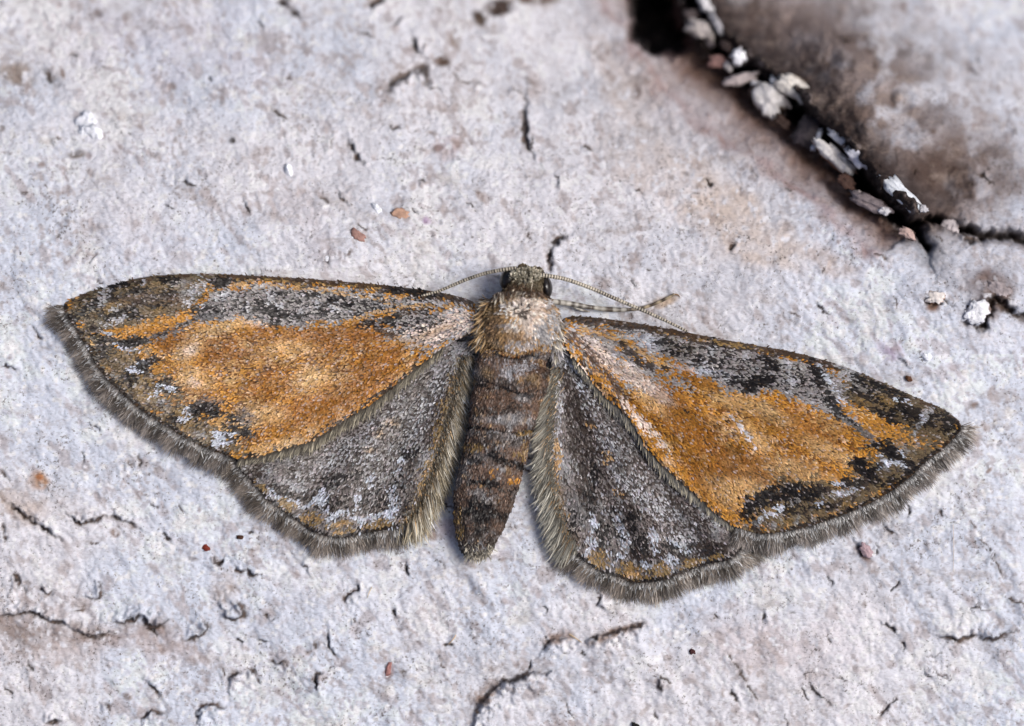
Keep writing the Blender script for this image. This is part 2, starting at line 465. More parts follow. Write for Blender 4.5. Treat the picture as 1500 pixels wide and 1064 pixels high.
        for bx, by, br, bh in ((1240, 95, 40, 18), (1262, 195, 22, 24), (1300, 250, 36, 20), (1205, 60, 30, 12), (1345, 205, 26, 12), (1400, 180, 50, 12), (1385, 262, 36, -26), (1215, 92, 12, -18)):
            zz += bh * np.exp(-((qx - bx) ** 2 + (qy - by) ** 2) / br ** 2)
        d2, _, p2 = seg_dist(Qw, BRANCH)
        zz += -70 * np.exp(-(d2 / 5.0) ** 2) - 14 * smooth(1 - d2 / 18)
        z[idx] += zz
        cc = c[idx]
        def over(m, col):
            m = np.clip(m, 0, 1)[:, None]
            return cc * (1 - m) + m * lin(col)
        mott = 1 + 2.4 * fbm(qx, qy, 34, 4, 91)
        # grey-brown weathered bank on the far side, with its own uneven outline
        bank = far * smooth(1.25 - (d + 110 * fbm(qx, qy, 110, 3, 93)) / 225.0) * np.clip(mott, 0.35, 1)
        cc = over(np.clip(bank * 1.15, 0, 0.94), (124, 109, 102))
        cc = over(np.clip(4.0 * fbm(qx, qy, 46, 4, 94), 0, 1) * bank * 0.9, (92, 76, 68))
        cc = over(np.clip(5.0 * fbm(qx, qy, 20, 3, 96) - 0.4, 0, 1) * bank * 0.8, (74, 60, 54))
        cc = over(np.clip(4.0 * fbm(qx, qy, 30, 3, 98) - 0.3, 0, 1) * far * 0.4, (196, 188, 188))
        rr2 = np.hypot(qx - 1312, (qy - 146) / 0.9); cc = over(np.clip(np.cos(rr2 / 5.2), 0, 1) * np.exp(-(rr2 / 28) ** 2) * .6, (196, 178, 164))
        cc = over(far * smooth(1.2 - (d + 40 * fbm(qx, qy, 40, 3, 95)) / 66.0) * 0.85, (72, 60, 58))
        cc = over(patch_mask(Q, 1385, 262, 52, 34, 20, (wx[idx], wy[idx])) * .75, (78, 62, 54))
        cc = over(patch_mask(Q, 1250, 200, 40, 70, -20, (wx[idx], wy[idx])) * .35, (120, 96, 78))
        cc = over(patch_mask(Q, 1160, 30, 70, 60, 0, (wx[idx], wy[idx])) * .35, (168, 150, 142))
        # brown stain and painted shading of the trough wall, darkest at the crack
        dn = d + 16 * fbm(qx, qy, 30, 3, 97)
        cc = over(np.where(left, smooth(1.25 - dn / (tw * 1.25)), 0) * 0.85 * end, (168, 154, 154))
        cc = over(np.where(left, smooth(1.35 - dn / (tw * 0.80)), 0) * np.clip(0.5 + 0.5 * mott, 0, 1) * 0.85 * end, (132, 104, 88))
        cc = over(np.where(left, smooth(1.35 - dn / (tw * 0.58)), 0) * 0.9 * end, (90, 60, 42))
        cc = over(np.where(left, smooth(1.3 - dn / (tw * 0.40)), 0) * 0.92 * end, (44, 32, 28))
        cc = over(far * smooth(1.15 - (d + 46 * fbm(qx, qy, 34, 3, 102)) / 80.0) * 0.88, (50, 41, 39))
        cc = over(np.exp(-((side - tw) / 9) ** 2) * left * end * np.clip(mott, 0, 1) * .55, (150, 112, 104))
        ridge = smooth(1.5 - (d + 16 * fbm(qx, qy, 22, 3, 99)) / np.where(left, 22.0, 26.0)) * (0.35 + 0.65 * end)
        cc = over(ridge * 0.93, (38, 29, 27))
        cc = over(smooth(1 - d / (wid * 1.7)), (20, 16, 16))
        cc = over(np.clip(7 * fbm(qx, qy, 8, 2, 100) - 1.2, 0, 1) * ridge * .7, (150, 140, 138))
        cc = over(smooth(pit * 1.3) * .97, (15, 12, 14))
        cc = over(np.exp(-((pit - .25) / .14) ** 2) * .6, (110, 78, 74))
        cc = over(smooth(1 - d2 / 8.0) * .9, (38, 30, 28))
        cc = over(smooth(1 - d2 / 30.0) * .4, (120, 104, 98))
        c[idx] = cc
    # ---- cracks with lifted lips
    for pts, w, dep, lip, sd_ in CRACKS:
        ln = catmull(pts, 6) if len(pts) > 2 else np.array(pts, float)
        x0, y0 = ln.min(0) - 30; x1, y1 = ln.max(0) + 30
        ii = np.nonzero((x > x0) & (x < x1) & (y > y0) & (y < y1))[0]
        if not len(ii):
            continue
        Q = P[ii]
        Q = Q + np.stack([fbm(Q[:, 0], Q[:, 1], 9, 2, 101), fbm(Q[:, 0], Q[:, 1], 9, 2, 103)], 1) * 7 + np.stack([fbm(Q[:, 0], Q[:, 1], 4.5, 2, 107), fbm(Q[:, 0], Q[:, 1], 4.5, 2, 109)], 1) * 4.5
        d, sg, par = seg_dist(Q, ln)
        taper = np.clip(0.35 + 1.3 * np.sin(np.pi * np.clip(par, 0.03, 0.97)), 0, 1) * np.clip(0.85 + 1.6 * fbm(Q[:, 0], Q[:, 1], 8, 2, 105), 0.15, 1.2)
        s = sg * sd_
        ww = w * (0.55 + 0.6 * taper)
        g = np.exp(-(d / ww) ** 2) * taper
        up = np.where(s > 0, np.exp(-np.maximum(s - ww, 0) / (4.0 + lip * 0.9)), np.exp(-(d / (0.8 * ww)) ** 2)) * np.exp(-(np.maximum(d - 25, 0) / 6) ** 2)
        z[ii] += -1.3 * dep * g + 1.5 * lip * up * taper
        m = np.clip(g * 1.25, 0, 0.93)[:, None]
        cc = c[ii] * (1 - m) + m * lin((54, 42, 35))
        m2 = (np.where(s <= 0, np.exp(-d / (w * 2.6)), 0) * taper * 0.42 * np.clip(0.9 + 3.5 * fbm(Q[:, 0], Q[:, 1], 6, 2, 111), 0, 1.6) * min(1.0, w / 2.2))[:, None]
        c[ii] = cc * (1 - m2) + m2 * lin((126, 104, 90))
    u = inside(P, MOTH_AREA)
    z[u] = np.minimum(z[u], 4 + (z[u] - 4) * 0.25)          # the moth has settled on the level part
    return z, np.clip(c, 0.003, 0.84)

def axis_coords(lo, hi, step, reach):
    mid = np.arange(lo, hi + 0.1, step)
    out = [step]
    ext = []
    pos = 0; st = step
    while pos < reach:
        st *= 1.13
        pos += st; ext.append(pos)
    ext = np.array(ext)
    return np.concatenate([(lo - ext)[::-1], mid, mid[-1] + ext])

gx = axis_coords(-40, 1540, 1.9, 1500)
gy = axis_coords(-50, 1090, 1.9, 1500)
GX, GY = np.meshgrid(gx, gy)
zb, cb = bark_fields(GX.ravel(), GY.ravel())
nx, ny = len(gx), len(gy)
ids = np.arange(nx * ny).reshape(ny, nx)
quads = np.stack([ids[:-1, :-1], ids[:-1, 1:], ids[1:, 1:], ids[1:, :-1]], -1).reshape(-1, 4)
bark = build("bark", np.stack([GX.ravel(), GY.ravel(), zb], 1), quads, M_bark, colors=cb)
tag(bark, "powdery white birch bark with fine brown cracks and a dark flaking fissure", "bark", kind="structure")
ZB = zb.reshape(ny, nx)

def spot(px, py):
    """point of the sloping bark that is seen at (px, py)"""
    x, y = px, py
    for _ in range(4):
        z = float(bark_base(np.array([x]), np.array([y]))[0])
        x = CX + (px - CX) * (DIST - z) / DIST; y = CY + (py - CY) * (DIST - z) / DIST
    return x, y

def bark_z(x, y):
    i = int(np.clip(np.searchsorted(gx, x), 1, nx - 1)); j = int(np.clip(np.searchsorted(gy, y), 1, ny - 1))
    return float(ZB[j, i])

# ------------------------------------------------------------------ irregular lumps (bark flakes, chips)
def lump(name, x, y, rx, ry, rz, ang, col, seed, parent=None, mat=None, lift=0.3, tip=None, zref=None, flat=2.6, tilt=(0, 0)):
    nu, nv = 30, 15
    x, y = spot(x, y)
    u = np.linspace(0, 2 * np.pi, nu, endpoint=False); v = np.linspace(-np.pi / 2, np.pi / 2, nv)
    U, V = np.meshgrid(u, v)
    ex = 2.0 / flat
    cu, su, cv, sv = np.cos(U), np.sin(U), np.cos(V), np.sin(V)
    pw = lambda t, e: np.sign(t) * np.abs(t) ** e
    X = pw(cv, ex) * pw(cu, ex); Y = pw(cv, ex) * pw(su, ex); Z = pw(sv, ex)
    n = 1 + 1.1 * fbm(X * 3 + seed * 7.1, Y * 3 + Z * 1.1, 1.5, 3, seed, gain=0.7) + 0.45 * fbm(X * 3 + seed, Y * 3 - Z * 1.2, 0.7, 2, seed + 5)
    X, Y = X * n * rx, Y * n * ry
    Z = Z * rz * (1 + 0.9 * fbm(X / rx * 3, Y / ry * 3 + seed, 1.1, 3, seed + 9))
    Z = Z + tilt[0] * X + tilt[1] * Y
    a = math.radians(ang)
    px = x + X * math.cos(a) - Y * math.sin(a); py = y + X * math.sin(a) + Y * math.cos(a)
    zr = bark_z(x, y) if zref is None else zref
    pz = zr + lift * rz + Z
    vs_ = np.stack([px.ravel(), py.ravel(), pz.ravel()], 1)
    ids_ = np.arange(nu * nv).reshape(nv, nu)
    nxt = np.roll(ids_, -1, axis=1)
    q = np.stack([ids_[:-1], nxt[:-1], nxt[1:], ids_[1:]], -1).reshape(-1, 4)
    c = np.tile(lin(col), (len(vs_), 1))
    if tip is not None:                     # sides and underside take the edge colour
        e = smooth((0.35 - np.sin(V).ravel()) / 0.5 + 1.5 * fbm(px.ravel(), py.ravel(), 9, 2, seed))[:, None]
        c = c * (1 - e) + e * lin(tip)
    c *= (1 + 0.6 * fbm(px.ravel(), py.ravel(), 8, 3, seed + 2))[:, None]
    o = ((x - CX) * S, (CY - y) * S, zr * S)
    return build(name, vs_, q[:, ::-1], mat or M_crust, parent, c, origin=o)

DK = (48, 36, 32)
FLAKES = [
    (1066, 98, 8, 5, 7, 40, (190, 184, 184), DK), (1110, 128, 10, 6, 8, 20, (206, 204, 206), DK), (1150, 152, 9, 5, 8, 40, (176, 168, 164), DK), (1208, 218, 9, 6, 7, 30, (216, 214, 214), DK),
    (1246, 226, 8, 5, 7, 50, (198, 198, 204), DK), (1286, 262, 9, 5, 7, 45, (150, 144, 148), DK), (1304, 270, 8, 5, 7, 45, (212, 214, 220), DK), (1336, 304, 8, 6, 7, 50, (206, 216, 224), DK), (1258, 286, 9, 5, 7, 30, (160, 150, 148), DK), (1040, 66, 7, 5, 7, 60, (120, 110, 108), DK),  # x, y, rx, ry, rz, angle, colour, edge colour
    (1034, 12, 14, 7, 9, 55, (206, 204, 206), DK), (1025, 44, 19, 13, 12, 20, (176, 168, 164), DK), (1048, 36, 17, 5, 8, 62, (168, 166, 170), DK), (1012, 22, 9, 8, 7, 0, (92, 82, 82), DK),
    (1052, 91, 14, 8, 7, 0, (140, 108, 102), DK), (1080, 85, 10, 11, 11, 0, (236, 236, 240), (120, 100, 96)), (1086, 117, 22, 8, 9, -8, (178, 166, 164), DK),
    (1062, 70, 11, 6, 7, 30, (64, 52, 50), DK), (1128, 148, 18, 23, 13, -10, (212, 208, 206), (96, 72, 56)), (1134, 121, 9, 7, 8, 30, (204, 206, 212), DK),
    (1166, 133, 28, 13, 13, 28, (212, 206, 198), (130, 112, 98)), (1182, 196, 19, 21, 13, 30, (58, 52, 56), DK), (1196, 206, 5, 15, 8, 20, (196, 200, 212), DK),
    (1222, 231, 33, 10, 11, 37, (222, 218, 216), (140, 104, 84)), (1229, 205, 20, 7, 9, 42, (206, 206, 212), DK), (1260, 236, 23, 10, 11, 38, (204, 204, 214), (96, 84, 84)),
    (1240, 268, 14, 8, 6, 45, (76, 54, 46), DK), (1272, 298, 26, 9, 10, 24, (122, 112, 114), DK), (1294, 309, 8, 6, 7, 20, (216, 214, 218), DK),
    (1320, 287, 34, 10, 11, 45, (208, 212, 218), (130, 120, 118)), (1350, 307, 7, 5, 6, 10, (186, 184, 188), DK), (1328, 342, 12, 6, 4, 30, (176, 152, 144), DK),
    (1394, 335, 11, 16, 11, 10, (186, 178, 180), (110, 92, 86)), (1146, 180, 12, 7, 5, 40, (60, 44, 38), DK), (1104, 135, 9, 8, 7, 30, (92, 74, 66), DK),
    (1432, 456, 14, 15, 11, 10, (226, 226, 230), (120, 100, 92)), (1369, 437, 12, 8, 8, 0, (224, 216, 210), (150, 112, 88)), (1462, 424, 16, 9, 9, 20, (156, 146, 146), (90, 78, 74)),
    (1423, 462, 8, 9, 7, 0, (196, 196, 202), (100, 84, 76)),
]
fdist = lambda x, y: seg_dist(np.array([[x, y]], float), FIS)[0][0]
for k, (x, y, rx, ry, rz, an, cc, ec) in enumerate(FLAKES):
    sx_, sy_ = spot(x, y)
    if x < 1362:        # rests on the rim of the fissure, on its own side
        zr = bark_base(np.array([sx_]), np.array([sy_]))[0] + (26 if seg_dist(np.array([[x, y]], float), FIS)[1][0] < 0 else 0)
    else:
        zr = bark_z(sx_, sy_) - 2
    lump("bark_flake", x, y, rx * 1.1, ry * 1.1, rz * (1.1 if x < 1362 else 0.6), an, cc, 200 + k, bark, tip=ec, zref=zr + (14 if x < 1362 else 0), lift=0.35, flat=2.6, tilt=(0.05 * ((k * 7) % 5 - 2), 0.06 * ((k * 3) % 5 - 2)))
# pale crust patch on the sheet
for k, (x, y, rx, ry, an) in enumerate(((128, 178, 12, 13, 20), (140, 196, 15, 10, 40), (124, 192, 9, 8, 0), (423, 250, 5, 9, -15), (1357, 523, 6, 5, 0), (552, 305, 10, 5, 50), (478, 378, 6, 5, 0))):
    lump("bark_crust", x, y, rx, ry, 4.5, an, (232, 234, 240), 300 + k, bark, lift=0.1, flat=2.4)

# ------------------------------------------------------------------ loose bits lying on the bark
BITS = [
    ("bark_chip", 587, 314, 12, 8, 3, 25, (186, 150, 128), "tan brown chip on the bark, larger of the two brown chips above the forewing", "chip"),
    ("bark_chip", 524, 345, 12, 6, 3, 30, (156, 122, 112), "reddish brown chip on the bark, beside the larger tan one", "chip"),
    ("seed_fragment", 302, 803, 5, 5, 3, 50, (110, 42, 28), "tiny dark red angular fragment below the left forewing fringe", "fragment"),
    ("frass_pellet", 351, 787, 5, 3, 3, 0, (66, 40, 28), "tiny dark brown pellet lying just off the left hindwing fringe", "pellet"),
    ("bud_scale", 569, 981, 4, 10, 3, 18, (152, 110, 104), "slim pinkish brown scale lying on bark below the abdomen", "plant scale"),
    ("bark_crumb", 930, 1062, 6, 3.5, 4, 15, (18, 16, 16), "black crumb at the lower edge of the bark", "crumb"),
    ("bark_crumb", 1014, 955, 4, 4, 3, 0, (70, 36, 36), "dark reddish crumb on the bark below the right hindwing", "crumb"),
    ("bark_crumb", 1331, 555, 5, 4, 4, 0, (96, 64, 44), "brown crumb beside the leading edge of the right forewing", "crumb"),
    ("bark_blister", 1268, 806, 11, 7, 5, 55, (170, 146, 150), "small greyish pink blister on bark below the right forewing fringe", "blister"),
]
for k, (nm, x, y, rx, ry, rz, an, cc, lb, ct) in enumerate(BITS):
    tag(lump(nm, x, y, rx, ry, rz * 0.8, an, cc, 400 + k, lift=0.45, flat=2.6), lb, ct)

# ------------------------------------------------------------------ tubes
def tube(name, pts, radii, mat, parent, colfun, sides=10, n=10, origin=(0, 0, 0)):
    c = catmull(np.asarray(pts, float), n)
    r = np.interp(np.linspace(0, 1, len(c)), np.linspace(0, 1, len(radii)), radii) if np.ndim(radii) else np.full(len(c), radii)
    if callable(colfun):
        cols_c, r = colfun(c, r)
    t = np.gradient(c, axis=0); t /= np.linalg.norm(t, axis=1)[:, None] + 1e-9
    up = np.array([0, 0, 1.0]); s = np.cross(t, up); s /= np.linalg.norm(s, axis=1)[:, None] + 1e-9
    b = np.cross(s, t)
    a = np.linspace(0, 2 * np.pi, sides, endpoint=False)
    V = c[:, None] + r[:, None, None] * (np.cos(a)[None, :, None] * s[:, None] + np.sin(a)[None, :, None] * b[:, None])
    V = V.reshape(-1, 3)
    ids_ = np.arange(len(V)).reshape(len(c), sides); nxt = np.roll(ids_, -1, 1)
    q = np.stack([ids_[:-1], nxt[:-1], nxt[1:], ids_[1:]], -1).reshape(-1, 4)
    V = np.concatenate([V, c[[0, -1]]]); e0, e1 = len(V) - 2, len(V) - 1
    t0 = np.stack([np.full(sides, e0), nxt[0], ids_[0]], 1); t1 = np.stack([np.full(sides, e1), ids_[-1], nxt[-1]], 1)
    cols = np.concatenate([np.repeat(cols_c, sides, 0), cols_c[[0, -1]]])
    return build(name, V, [q, np.concatenate([t0, t1])], mat, parent, cols, origin=origin)

def plain(colour, jitter=0.2, seed=0):
    def f(c, r):
        k = 1 + jitter * 2 * fbm(c[:, 0], c[:, 1], 5, 2, seed)
        return lin(colour)[None] * k[:, None], r
    return f

def thread(name, pts, r, colour, label, cat):
    P3 = [(x, y, bark_z(x, y) + h) for x, y, h in pts]
    o = ((pts[0][0] - CX) * S, (CY - pts[0][1]) * S, bark_z(pts[0][0], pts[0][1]) * S)
    tag(tube(name, P3, [r, r, r * .5], M_horn, None, plain(colour), 6, 8, o), label, cat)

thread("plant_fibre", [(668, 930, 3), (664, 936, 5), (657, 944, 3)], 0.8, (220, 190, 150), "short straw coloured fibre on bark, below the abdomen tip", "fibre")
thread("plant_fibre", [(834, 929, 3), (842, 934, 4), (852, 941, 3)], 0.9, (206, 180, 140), "short tan fibre beside the torn bark edge below the right hindwing", "fibre")
thread("plant_fibre", [(1396, 768, 3), (1397, 800, 5), (1396, 838, 3)], 0.6, (214, 204, 196), "fine pale upright thread on bark below the right forewing tip", "fibre")
thread("plant_fibre", [(545, 860, 3), (541, 868, 5), (538, 876, 3)], 0.8, (222, 206, 180), "short pale fibre below the left hindwing fringe", "fibre")

# ------------------------------------------------------------------ the moth
moth_o = (0.0, 0.0, 0.0)
moth = bpy.data.objects.new("moth", None)
moth.empty_display_size = 0.002
COL.objects.link(moth)
tag(moth, "grey and orange moth resting flat with spread wings on white birch bark", "moth")

PAL = dict(
    O=(196, 138, 56), D=(148, 94, 34), L=(220, 184, 132), P=(226, 206, 192), W=(208, 214, 226), G=(152, 151, 152), S=(112, 110, 110),
    K=(26, 22, 21), B=(80, 62, 48), Y=(140, 114, 72), V=(100, 89, 70), T=(180, 144, 98), R=(104, 82, 68), N=(62, 52, 46), C=(234, 224, 210), M=(126, 117, 113), H=(188, 188, 192), X=(108, 66, 26), Z=(212, 178, 142))  # Z: pinkish scale highlights painted as colour, also pale vein lines

STREAK = {1: (702, 468), 2: (820, 480), 3: (698, 500), 4: (814, 500)}
class Paint:
    """lays colour patches on scale positions; each scale takes one colour, so the edges break up scale by scale"""
    def __init__(self, P, base, seed, warp=9.0):
        self.P = P; self.r = np.random.default_rng(seed)
        self.c = np.tile(lin(PAL[base]), (len(P), 1))
        x, y = P[:, 0], P[:, 1]
        self.Q = P + warp * np.stack([fbm(x, y, 26, 3, seed), fbm(x, y, 26, 3, seed + 50)], 1)
        self.tex = fbm(x, y, 13, 3, seed + 7); self.fine = 0.7 * fbm(x, y, 5, 2, seed + 9)
        if seed in STREAK:                                  # streaks follow the veins
            bx, by = STREAK[seed]
            rr = np.hypot(x - bx, y - by); tt = np.arctan2(y - by, np.abs(x - bx)) * np.maximum(rr, 60)
            st_ = fbm(rr / 4.5, tt, 5, 3, seed + 11)
            self.tex = 0.4 * self.tex + 1.0 * st_
            self.Q = self.Q + 0.6 * warp * np.stack([st_ * (x - bx) / (rr + 1), st_ * (y - by) / (rr + 1)], 1)
    def tone(self, a, key):
        a = np.clip(a * (1 + 0.8 * self.fine + 0.6 * self.tex), 0, 1)[:, None]
        self.c = self.c * (1 - a) + a * lin(PAL[key])
    def put(self, a, key):
        m = self.r.random(len(self.P)) < a + (self.tex * 1.5 + self.fine) * (a > 0.02) * (a < 0.98)
        f = 0.7 if key in 'WH' else 0.92
        self.c[m] = (1 - f) * self.c[m] + f * lin(PAL[key])
    def blob(self, x, y, rx, ry, ang, key, st=0.9, soft=0.6):
        soft = soft * 1.5; rx, ry = rx * 1.08, ry * 1.08
        if key == 'W': st *= 0.78; ry *= 0.85
        if key == 'K': st = min(0.95, st * 1.06)
        a = math.radians(ang); d = self.Q - (x, y)
        u = (d[:, 0] * math.cos(a) + d[:, 1] * math.sin(a)) / rx; v = (-d[:, 0] * math.sin(a) + d[:, 1] * math.cos(a)) / ry
        g = st * smooth((1 + soft / 2 - np.hypot(u, v)) / soft)
        if st <= 0.7 and soft >= 1.3:
            self.tone(g, key)
        else:
            self.put(g, key)
    def blobs(self, key, items, st=0.9, soft=0.6):
        for it in items:
            self.blob(*it, key, st, soft)
    def line(self, pts, w, key, st=0.9, soft=None, raw=False):
        d, _, _ = seg_dist(self.P if raw else self.Q, catmull(pts, 5) if len(pts) > 2 else np.array(pts, float))
        soft = soft or w * 0.9
        st = 1.0 if st > 0.93 else st * (0.85 if key == 'W' else 1)
        self.put(st * smooth((w + soft / 2 - d) / soft), key)
    def poly(self, pts, key, st=1.0, soft=10):
        st = 1.0 if st > 0.93 else st
        soft = soft * 1.7
        pl = np.array(pts, float)
        d, _, _ = seg_dist(self.Q, np.vstack([pl, pl[:1]]))
        sd_ = np.where(inside(self.Q, pl), d, -d)
        self.put(st * smooth((sd_ + soft / 2) / soft), key)
    def mottle(self, key, size, amount, seed, box=None, ang=0, stretch=1.0):
        n = fbm(self.P[:, 0], self.P[:, 1], size, 3, seed, ang=ang, stretch=stretch)
        a = smooth((n - (0.22 - amount * 0.3)) / 0.2)
        if box is not None:
            pl = np.array(box, float)
            d, _, _ = seg_dist(self.P, np.vstack([pl, pl[:1]]))
            a = a * np.where(inside(self.P, pl), smooth(d / 12), 0)
        if key in 'KNH':
            self.put(a, key)
        else:
            self.tone(0.8 * a, key)
    def dots(self, key, pitch, st, box, rad=0.42):
        """regular rows of dark scale sockets"""
        pl = np.array(box, float)
        d, _, _ = seg_dist(self.P, np.vstack([pl, pl[:1]]))
        a = np.where(inside(self.P, pl), smooth(d / 10), 0)
        q = self.P + 3.0 * np.stack([fbm(self.P[:, 0], self.P[:, 1], 30, 2, 7), fbm(self.P[:, 0], self.P[:, 1], 30, 2, 8)], 1)
        u = q[:, 0] / pitch; v = q[:, 1] / (pitch * 0.87)
        row = np.floor(v); uu = u + 0.5 * (row % 2)
        h = np.hypot(uu - np.floor(uu) - 0.5, v - row - 0.5)
        self.put(a * st * (h < rad), key)

# ---- outlines (x right, y down)
LF_COSTA = [(702, 452), (688, 440), (640, 428), (560, 418), (480, 411), (400, 406), (320, 402), (268, 402), (215, 406), (168, 416), (128, 428), (98, 441)]
LF_TERM = [(93, 447), (96, 458), (112, 484), (130, 514), (148, 545), (182, 579), (216, 607), (250, 628), (284, 648), (336, 669)]
LF_TRAIL = [(352, 671), (380, 668), (413, 659), (458, 645), (495, 622), (515, 609), (545, 591), (574, 568), (597, 549), (624, 529), (652, 507), (694, 488)]
RF_COSTA = [(818, 474), (828, 466), (850, 464), (900, 469), (950, 477), (1000, 486), (1050, 496), (1100, 505), (1160, 516), (1220, 532), (1280, 555), (1340, 582), (1380, 599), (1402, 614)]
RF_TERM = [(1408, 624), (1404, 634), (1382, 657), (1356, 676), (1334, 698), (1303, 721), (1260, 744), (1198, 767), (1147, 779)]
RF_TRAIL = [(1110, 782), (1078, 772), (1053, 756), (1027, 732), (1000, 708), (973, 684), (947, 655), (928, 622), (910, 601), (888, 582), (861, 550), (837, 521), (822, 502)]
LH_MARG = [(345, 668), (352, 688), (366, 703), (390, 730), (427, 757), (453, 776), (478, 785), (500, 788), (534, 781), (574, 775), (600, 768)]
LH_IN = [(618, 752), (636, 716), (650, 672), (664, 620), (678, 572), (692, 520), (696, 500)]
RH_MARG = [(1120, 782), (1104, 792), (1088, 803), (1067, 820), (1035, 827), (1000, 839), (968, 850), (933, 854), (906, 846), (874, 834), (852, 818), (834, 804)]
RH_IN = [(818, 776), (806, 730), (800, 690), (798, 640), (800, 590), (806, 545), (812, 505)]

def wing_z(kind, x, y):
    x = np.asarray(x, float); y = np.asarray(y, float)
    if kind == 'LF':
        d = np.hypot(x - 700, y - 470); c = np.interp(x, *zip(*sorted(LF_COSTA + LF_TERM[:1])))
        z = 25 + 32 * np.exp(-d / 90) - 12 * smooth((d - 300) / 300)
    elif kind == 'RF':
        d = np.hypot(x - 822, y - 482); c = np.interp(x, *zip(*sorted(RF_COSTA)))
        z = 25 + 32 * np.exp(-d / 90) - 12 * smooth((d - 300) / 300)
    elif kind == 'LH':
        d = np.hypot(x - 698, y - 505); c = y - 99
        z = 12 + 22 * np.exp(-d / 70) + 3.0 * np.sin((x - 640 + (y - 600) * 0.45) / 17.0) * smooth(d / 120)
    else:
        d = np.hypot(x - 814, y - 505); c = y - 99
        z = 12 + 22 * np.exp(-d / 70) + 3.4 * np.sin((x - 850 - (y - 600) * 0.40) / 17.0) * smooth(d / 120)
    if kind in ('LF', 'RF'):
        e = np.clip(y - c, 0, 60)
        z = z - 11 * np.exp(-e / 7.0)                       # the leading edge rolls over
        bx, by = (700, 470) if kind == 'LF' else (822, 482)
        th = np.arctan2(y - by, np.abs(x - bx) + 1)
        z = z + 1.6 * np.cos(th * 34) * smooth(d / 90)      # veins
    z = z + 3.0 * fbm(x, y, 110, 2, 131)
    return z

def wing_mesh(name, kind, outline, colour, label):
    ol = []
    for part in outline:
        ol += [tuple(p) for p in catmull(part, 6)]
    ol = np.array(ol)
    keep = [0]
    for i in range(1, len(ol)):
        if np.hypot(*(ol[i] - ol[keep[-1]])) > 2.5:
            keep.append(i)
    ol = ol[keep]
    lo, hi = ol.min(0), ol.max(0)
    g = np.stack(np.meshgrid(np.arange(lo[0], hi[0], 7.0), np.arange(lo[1], hi[1], 7.0)), -1).reshape(-1, 2)
    g = g + rng.uniform(-1.5, 1.5, g.shape)
    d, _, _ = seg_dist(g, np.vstack([ol, ol[:1]]))
    g = g[inside(g, ol) & (d > 3.5)]
    allp = np.vstack([ol, g]); n = len(ol)
    res = delaunay_2d_cdt([Vector(p) for p in allp], [], [list(range(n))], 1, 1e-4)
    V2 = np.array([tuple(v) for v in res[0]]); F = np.array([f for f in res[2] if len(f) == 3])
    z = wing_z(kind, V2[:, 0], V2[:, 1])
    top = np.column_stack([V2, z]); bot = np.column_stack([V2, z - 1.8])
    a = top[F]; area = (a[:, 1, 0] - a[:, 0, 0]) * (a[:, 2, 1] - a[:, 0, 1]) - (a[:, 2, 0] - a[:, 0, 0]) * (a[:, 1, 1] - a[:, 0, 1])
    F[area < 0] = F[area < 0][:, ::-1]
    m = len(V2)
    ed = {}
    for f in F:
        for i in range(3):
            e = (f[i], f[(i + 1) % 3]); ed[e] = 1
    rim = np.array([(p, q, q + m, p + m) for (p, q) in ed if (q, p) not in ed])
    c = np.tile(lin(colour), (2 * m, 1)) * (1 + 0.5 * fbm(np.tile(V2[:, 0], 2), np.tile(V2[:, 1], 2), 12, 3, 141))[:, None]
    ob = build(name, np.vstack([top, bot]), [np.vstack([F, F[:, ::-1] + m]), rim[:, ::-1]], M_membrane, moth, c)
    ob["label"] = label
    return ob, ol

def hexfill(ol, sx, sy, jit, seed):
    r = np.random.default_rng(seed)
    lo, hi = ol.min(0), ol.max(0)
    xs = np.arange(lo[0], hi[0], sx); ys = np.arange(lo[1], hi[1], sy)
    X, Y = np.meshgrid(xs, ys); X = X + (np.arange(len(ys)) % 2)[:, None] * sx / 2
    P = np.stack([X.ravel(), Y.ravel()], 1) + r.uniform(-jit, jit, (X.size, 2))
    return P[inside(P, ol)]

def scales(name, P, dirs, zfun, L, W, lift, col, parent, seed, spread=0.22, base_dark=0.28, mat=None, outline=None):
    """overlapping spatulate scales; P (N,2) roots, dirs (N,2)"""
    if outline is not None:                              # none overhangs the wing's edge
        k = inside(P + dirs * (0.9 * L), outline)
        P, dirs, col = P[k], dirs[k], col[k]
    r = np.random.default_rng(seed); n = len(P)
    ang = np.arctan2(dirs[:, 1], dirs[:, 0]) + r.normal(0, spread, n)
    d = np.stack([np.cos(ang), np.sin(ang)], 1); s = np.stack([-d[:, 1], d[:, 0]], 1)
    l = L * r.uniform(0.75, 1.3, n); w = W * r.uniform(0.75, 1.25, n); h = lift * r.uniform(0.4, 1.6, n); roll = r.normal(0, 0.22, n)
    prof = ((0, -.22, 0), (0, .22, 0), (.55, -.5, .55), (.55, .5, .55), (1, -.30, 1), (1, .30, 1))
    V = np.empty((n, 6, 3)); C = np.empty((n, 6, 3))
    k = np.exp(r.normal(0, 0.12, n))[:, None] * (1 + r.normal(0, 0.02, (n, 3)))
    for i, (a, b, hh) in enumerate(prof):
        xy = P + d * (a * l)[:, None] + s * (b * w)[:, None]
        V[:, i, :2] = xy
        V[:, i, 2] = zfun(xy[:, 0], xy[:, 1]) + 0.4 + h * hh + roll * b * w
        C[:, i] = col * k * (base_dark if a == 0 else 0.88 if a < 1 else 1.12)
    o = np.arange(n)[:, None] * 6
    q = np.concatenate([o + np.array([[0, 2, 3, 1]]), o + np.array([[2, 4, 5, 3]])])
    ob = build(name, V.reshape(-1, 3), q[:, ::-1], mat or M_scale, parent, C.reshape(-1, 3), smooth_shade=False)
    return tag(ob, kind="stuff")

